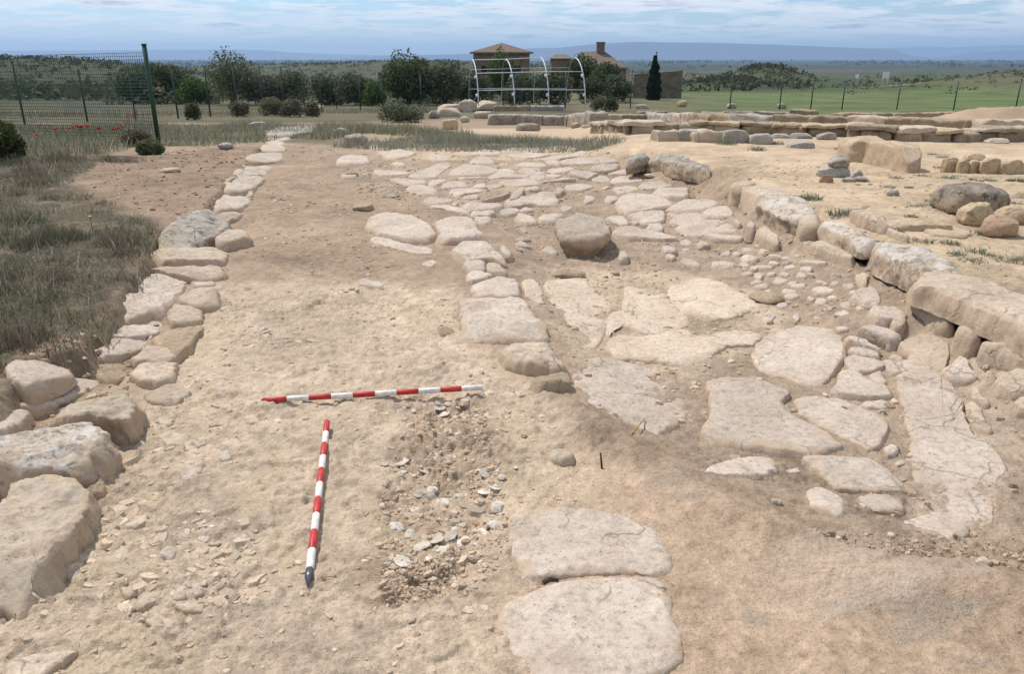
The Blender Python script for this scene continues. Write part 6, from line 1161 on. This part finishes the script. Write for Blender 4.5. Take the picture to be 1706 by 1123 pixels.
T = [
 ('oak_tree', 'dark round tree, left part of the dark clump behind the near mesh fence', 222, 156, 60, 70, 48, OAK, 2600, .14, dict(seed=1)),
 ('oak_tree', 'taller dark tree at the centre of the clump behind the tall fence post', 262, 157, 62, 70, 58, OAK, 2800, .14, dict(seed=2)),
 ('oak_tree', 'dark tree at the right end of the clump beside the tall fence post', 298, 152, 64, 42, 44, OAK, 1500, .13, dict(seed=3)),
 ('willow_tree', 'airy pale green tree with wispy crown rising above the fence', 386, 160, 56, 88, 84, ([(.11, .13, .06), (.14, .155, .08), (.085, .10, .05)], [3, 3, 2]), 1500, .12, dict(seed=4, fill=.5, lobes=10)),
 ('broad_tree', 'big dark green tree with a full rounded crown left of the hoops', 680, 166, 55, 98, 82, OAK, 4600, .14, dict(seed=5, lobes=11)),
 ('bush', 'bright green bush behind the fence left of the wispy tree', 325, 160, 58, 56, 36, GRN, 1200, .13, dict(seed=6, trunk=False)),
 ('bush', 'grey-green bush right below the wispy tree', 432, 160, 57, 70, 46, GRY, 1500, .13, dict(seed=7, trunk=False)),
 ('bush', 'mid-green bush between wispy tree and the dark bush by the fence', 480, 160, 58, 64, 46, OLV, 1500, .13, dict(seed=8, trunk=False)),
 ('bush', 'dark green bush behind the fence posts, left of the big rounded tree', 545, 163, 57, 54, 50, OLV, 1600, .13, dict(seed=9, trunk=False)),
 ('bush', 'olive bush between the dark bush and the big rounded tree', 590, 165, 56, 58, 52, OLV, 1500, .13, dict(seed=10, trunk=False)),
 ('bush', 'small bright green bush at the left foot of the big rounded tree', 622, 165, 53, 40, 32, GRN, 900, .12, dict(seed=11, trunk=False)),
 ('olive_tree', 'grey-green tree between the big rounded tree and the hoops', 742, 164, 54, 66, 66, OLV, 2400, .13, dict(seed=12, lobes=9)),
 ('bush', 'dark bush seen through the leftmost bay of the hoops', 788, 163, 57, 56, 52, OAK, 1500, .13, dict(seed=13, trunk=False)),
 ('slender_tree', 'light green tree standing before the hipped roof of the house', 838, 160, 70, 56, 80, ([(.07, .11, .03), (.055, .085, .028), (.09, .125, .04)], [3, 3, 2]), 2200, .15, dict(seed=14, lobes=9)),
 ('bush', 'olive bush seen through the second bay of the hoops', 868, 163, 56, 58, 48, OLV, 1500, .13, dict(seed=15, trunk=False)),
 ('bush', 'dark green bush seen through the third bay of the hoops', 918, 160, 58, 64, 48, OAK, 1700, .13, dict(seed=16, trunk=False)),
 ('oak_tree', 'dark tree below the chapel gable, behind the rightmost hoop', 968, 150, 72, 56, 62, OAK, 2200, .15, dict(seed=17)),
 ('oak_tree', 'dark green tree covering the foot of the chapel roof', 1012, 156, 66, 58, 56, OAK, 2400, .14, dict(seed=18)),
 ('bush', 'olive rounded bush at the right foot of the chapel', 1032, 158, 62, 44, 40, OLV, 1300, .13, dict(seed=19, trunk=False)),
 ('bush', 'low olive bush right of the rightmost hoop', 985, 160, 60, 40, 36, OAK, 1000, .13, dict(seed=20, trunk=False)),
 ('cypress_tree', 'slim dark cypress in front of the rubble wall', 1089, 156, 70, 24, 67, CYP, 5200, .10, dict(seed=21, shape='cone')),
 ('shrub', 'dark green rounded shrub cut by the left photo border', -8, 252, 11.2, 96, 60, ([(.06, .075, .025), (.085, .10, .03), (.04, .05, .02), (.11, .12, .045)], [3, 3, 2, 1]), 5200, .028, dict(seed=22, trunk=False, fill=.5)),
 ('heath_shrub', 'grey heath cushion at the fence foot below the wispy tree', 398, 176, 33, 30, 11, HEA, 800, .06, dict(seed=23, trunk=False)),
 ('heath_shrub', 'long grey heath cushion, middle one along the fence', 455, 175, 34, 46, 15, HEA, 1100, .06, dict(seed=24, trunk=False)),
 ('heath_shrub', 'grey heath cushion with reddish soil below, right of the middle one', 484, 176, 33, 36, 13, HEA, 900, .06, dict(seed=25, trunk=False)),
 ('heath_shrub', 'low heath cushion by the fifth fence post right of the wispy tree', 518, 176, 33, 28, 10, HEA, 700, .06, dict(seed=26, trunk=False)),
 ('heath_shrub', 'small dark green shrub in the grass right of the tall fence post', 320, 180, 30, 26, 10, OAK, 600, .06, dict(seed=27, trunk=False)),
 ('heath_shrub', 'dark mossy hummock in the weeds left of the walls', 668, 184, 27, 70, 13, OLV, 1200, .06, dict(seed=28, trunk=False)),
 ('heath_shrub', 'small grey-green shrub left of two at the foot of the chapel trees', 998, 168, 42, 26, 11, GRY, 500, .07, dict(seed=29, trunk=False)),
 ('heath_shrub', 'small dark shrub right of two at the foot of the chapel trees', 1018, 170, 41, 22, 10, OAK, 450, .07, dict(seed=30, trunk=False)),
 ('heath_shrub', 'greyish shrub right beside the foot of the tall fence post', 228, 236, 13.5, 46, 26, ([(.16, .145, .11), (.11, .11, .07), (.19, .17, .12)], [3, 2, 2]), 1500, .025, dict(seed=31, trunk=False)),
 ('heath_shrub', 'green shrub at the edge of the dirt patch below the tall fence post', 250, 246, 12.2, 44, 16, ([(.10, .13, .05), (.13, .16, .07), (.075, .09, .04)], [3, 2, 2]), 1500, .025, dict(seed=32, trunk=False)),
]
for nm, lb, x, yb, D, w, h, cols, n, sz, kw in T:
    tree(nm, lb, x, yb, D, w, h, cols, n, sz, 'tree' if 'tree' in nm else 'shrub' if 'shrub' in nm else 'bush', None, **kw)
# ------------------------------------------------------------------ far scrub and far woodland: masses nobody could count
def scrub(name, pts, size, cols, seed, per=16, leaf=.35):
    rg = np.random.default_rng(seed); Vs, Cs = [], []
    for x, y in pts:
        r = size * rg.uniform(.5, 1.3) * (1 + y / 900); z = tz(x, y); V, c, _ = leaf_cloud([(x, y, z + r * .35, r * rg.uniform(1, 1.7), r, r * .75)], per, leaf * r, cols, rg, .2); Vs.append(V); Cs.append(c)
    V = np.concatenate(Vs); kind(link(name, mesh_np(name, V, np.arange(len(V)).reshape(-1, 4), M['leaf'], False, np.concatenate(Cs))), 'stuff')
rg = np.random.default_rng(77); P1 = []
for X, Y, sx, sy, h in HILLS[2:]:
    n = 170 if Y < 250 else 620; k = rg.normal(size=(n, 2)) * .62; P1 += [(X + a * sx, Y + b * sy) for a, b in k]
scrub('hill_scrub', P1, .8, ([(.05, .06, .032), (.07, .078, .045), (.10, .098, .06)], [3, 3, 2]), 1, 18)
P5 = []
for X, Y, sx, sy, h in HILLS[:2]:
    k = rg.normal(size=(420, 2)) * .7; P5 += [(X + a * sx, Y + b * sy) for a, b in k]
scrub('hill_tufts', P5, .32, ([(.085, .09, .05), (.12, .115, .065), (.15, .14, .085)], [3, 3, 2]), 9, 16)
P0 = []
while len(P0) < 260:
    y = 56 + 90 * rg.random(); x = rg.uniform(-.50, -.06) * y
    if fbm2(np.array([x / 9]), np.array([y / 14]), 3, 54)[0] > .0: P0.append((x, y))
scrub('valley_scrub', P0, .8, ([(.075, .085, .048), (.10, .108, .062), (.13, .13, .085), (.095, .125, .05)], [3, 3, 2, 1]), 6, 60, .22)
P2 = []
while len(P2) < 900:
    y = 70 + 260 * rg.random() ** 1.3; x = rg.uniform(-.75, .05) * y
    if fbm2(np.array([x / 18]), np.array([y / 30]), 3, 55)[0] > .02: P2.append((x, y))
while len(P2) < 1250:
    y = 130 + 500 * rg.random() ** 1.2; x = rg.uniform(.02, .72) * y
    if fbm2(np.array([x / 26]), np.array([y / 60]), 3, 56)[0] > .16: P2.append((x, y))
scrub('far_scrub', P2, 1.05, ([(.05, .065, .03), (.075, .085, .045), (.10, .105, .06)], [3, 3, 2]), 2, 12)
P3 = []
for _ in range(1500):
    y = rg.uniform(1500, 4200); x = rg.uniform(-.75, .75) * y
    if fbm2(np.array([x / 300]), np.array([y / 500]), 3, 57)[0] > -.12: P3.append((x, y))
scrub('far_woodland', P3, 1.5, ([(.028, .042, .022), (.038, .05, .026)], [1, 1]), 3, 9, .5)
P4 = [(x, rg.uniform(820, 980)) for x in np.concatenate([rg.uniform(-560, -60, 150), rg.uniform(-330, -120, 60)])]
scrub('ridge_trees', P4, 1.3, OAK, 4, 14, .4)
# ------------------------------------------------------------------ distant table hills
def ridge(name, prof, D, depth, zb, col, seed):
    """prof: photo pixels of the skyline of a far hill at distance D"""
    pr = np.array(prof, float); xs = np.linspace(pr[0, 0], pr[-1, 0], 260); ys = np.interp(xs, pr[:, 0], pr[:, 1]); X, Z = [], []
    for x, y in zip(xs, ys): p = at_Y(x, y, D); X.append(p[0]); Z.append(p[2])
    X, Z = np.array(X), np.array(Z) ; T_ = np.array([-1, -.7, -.45, -.25, -.1, 0, .3, .7, 1]); K_ = np.array([0, .12, .30, .55, .9, 1, 1, .7, 0.])
    V = []
    for t, k in zip(T_, K_):
        n = fbm2(X / 260 + t * 3, np.full(X.shape, t * 2.0), 4, seed); V.append(np.stack([X, D + t * depth + 120 * n * (1 - abs(k - .5)), zb + (Z - zb) * np.clip(k * (1 + .12 * n * (k < .95)), 0, 1)], 1))
    V = np.concatenate(V); n = len(X); i = (np.arange(len(T_) - 1)[:, None] * n + np.arange(n - 1)[None, :]).ravel()
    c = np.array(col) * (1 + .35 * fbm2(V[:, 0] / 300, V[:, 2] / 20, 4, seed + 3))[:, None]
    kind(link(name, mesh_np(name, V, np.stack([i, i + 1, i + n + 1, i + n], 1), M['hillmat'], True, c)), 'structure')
M['hillmat'] = attr_mat('far_hills', .95)
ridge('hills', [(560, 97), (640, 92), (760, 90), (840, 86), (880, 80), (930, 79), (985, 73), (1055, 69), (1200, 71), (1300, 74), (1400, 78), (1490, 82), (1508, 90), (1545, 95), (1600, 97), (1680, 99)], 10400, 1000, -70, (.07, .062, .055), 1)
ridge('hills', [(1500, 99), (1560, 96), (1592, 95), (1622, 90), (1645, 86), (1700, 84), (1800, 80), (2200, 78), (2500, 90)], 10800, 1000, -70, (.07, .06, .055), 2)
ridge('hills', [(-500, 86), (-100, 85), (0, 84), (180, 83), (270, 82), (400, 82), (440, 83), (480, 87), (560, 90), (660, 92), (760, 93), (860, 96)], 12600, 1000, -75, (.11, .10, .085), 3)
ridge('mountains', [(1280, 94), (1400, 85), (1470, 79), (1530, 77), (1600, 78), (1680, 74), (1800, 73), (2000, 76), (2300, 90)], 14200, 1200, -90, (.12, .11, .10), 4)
# ------------------------------------------------------------------ air
hz = MB(); top = 214.; bot = float(-190); hz.box((0, 8000, (top + bot) / 2), (44000, 17900, top - bot))
hm = bpy.data.materials.new('haze'); hm.use_nodes = True; t = hm.node_tree; t.nodes.remove(t.nodes['Principled BSDF'])
pv = N(t, 'ShaderNodeVolumePrincipled'); pv.inputs['Color'].default_value = (.46, .68, 1.0, 1); pv.inputs['Density'].default_value = HAZE; pv.inputs['Anisotropy'].default_value = .2; t.links.new(pv.outputs[0], t.nodes['Material Output'].inputs['Volume'])
ho = kind(link('haze', hz.mesh('haze', hm)), 'stuff')
# ------------------------------------------------------------------ sun and sky
SUN = Vector((-.62, .60, 0)).normalized() * math.cos(math.radians(57)); SUN.z = math.sin(math.radians(57))
sl = bpy.data.lights.new('sun', 'SUN'); sl.energy = 4.2; sl.angle = math.radians(1.1); sl.color = (1, .95, .885); so = bpy.data.objects.new('sun', sl); COL.objects.link(so); so.rotation_euler = SUN.to_track_quat('Z', 'Y').to_euler(); so.location = (-20, 30, 60)
W = bpy.data.worlds.new('World'); SC.world = W; W.use_nodes = True; t = W.node_tree; bg = t.nodes['Background']; bg.inputs['Strength'].default_value = SKY
sk = N(t, 'ShaderNodeTexSky', sky_type='NISHITA', sun_disc=False, sun_elevation=math.radians(57), sun_rotation=math.atan2(SUN.x, SUN.y), air_density=1.0, dust_density=.6, ozone_density=2.0, altitude=300)
tc = N(t, 'ShaderNodeTexCoord'); sp = N(t, 'ShaderNodeSeparateXYZ'); t.links.new(tc.outputs['Generated'], sp.inputs[0])
zc = mth(t, 'MAXIMUM', mth(t, 'ADD', sp.outputs[2], .085), .03); cb = N(t, 'ShaderNodeCombineXYZ')
t.links.new(mth(t, 'DIVIDE', sp.outputs[0], zc), cb.inputs[0]); t.links.new(mth(t, 'DIVIDE', sp.outputs[1], zc), cb.inputs[1])
mp = N(t, 'ShaderNodeMapping'); mp.inputs['Location'].default_value = CLOUD_OFF; mp.inputs['Scale'].default_value = (1.7, 1.9, 1); t.links.new(cb.outputs[0], mp.inputs[0])
n1 = noise(t, mp.outputs[0], .75, 9, .62); n2 = noise(t, mp.outputs[0], .30, 5, .5); n3 = noise(t, mp.outputs[0], 1.4, 8, .65)
dens = mth(t, 'ADD', mth(t, 'MULTIPLY', n1, .62), mth(t, 'MULTIPLY', n2, .38))
hi = ramp(t, sp.outputs[2], [(0.006, 0), (.022, .55), (.055, 1)])
cov = mth(t, 'MULTIPLY', ramp(t, dens, [(.46, 0), (.51, .85), (.58, 1)]), hi)
shade = ramp(t, mth(t, 'ADD', mth(t, 'MULTIPLY', dens, .7), mth(t, 'MULTIPLY', n3, .3)), [(.47, 1.0), (.54, .8), (.61, .05)])
s_ = 1 / SKY
cc = mixc(t, shade, tuple(k * s_ for k in (.37, .41, .53)), tuple(k * s_ for k in (1.02, 1.04, 1.08)))
# veil of thin high cloud
skyc = mixc(t, 1.0, sk.outputs[0], (.84, 1.03, 1.25), 'MULTIPLY')
cl_ = mixc(t, mth(t, 'MULTIPLY', ramp(t, n3, [(.42, 0), (.75, .5)]), hi), skyc, tuple(k * s_ for k in (.50, .60, .78)))
fin = mixc(t, cov, cl_, cc); t.links.new(fin, bg.inputs['Color'])
# ------------------------------------------------------------------ render settings
vs = SC.view_settings; SC.display_settings.display_device = 'sRGB'; vs.view_transform = 'Standard'; vs.look = 'None'; vs.exposure = EXPO; vs.gamma = 1; vs.use_curve_mapping = False
cy = SC.cycles; cy.use_denoising = True; cy.denoiser = 'OPENIMAGEDENOISE'; cy.denoising_input_passes = 'RGB_ALBEDO_NORMAL'; cy.max_bounces = 6; cy.diffuse_bounces = 3; cy.glossy_bounces = 2; cy.transmission_bounces = 2; cy.volume_bounces = 0; cy.transparent_max_bounces = 8; cy.caustics_reflective = False; cy.caustics_refractive = False
cy.sample_clamp_indirect = 4
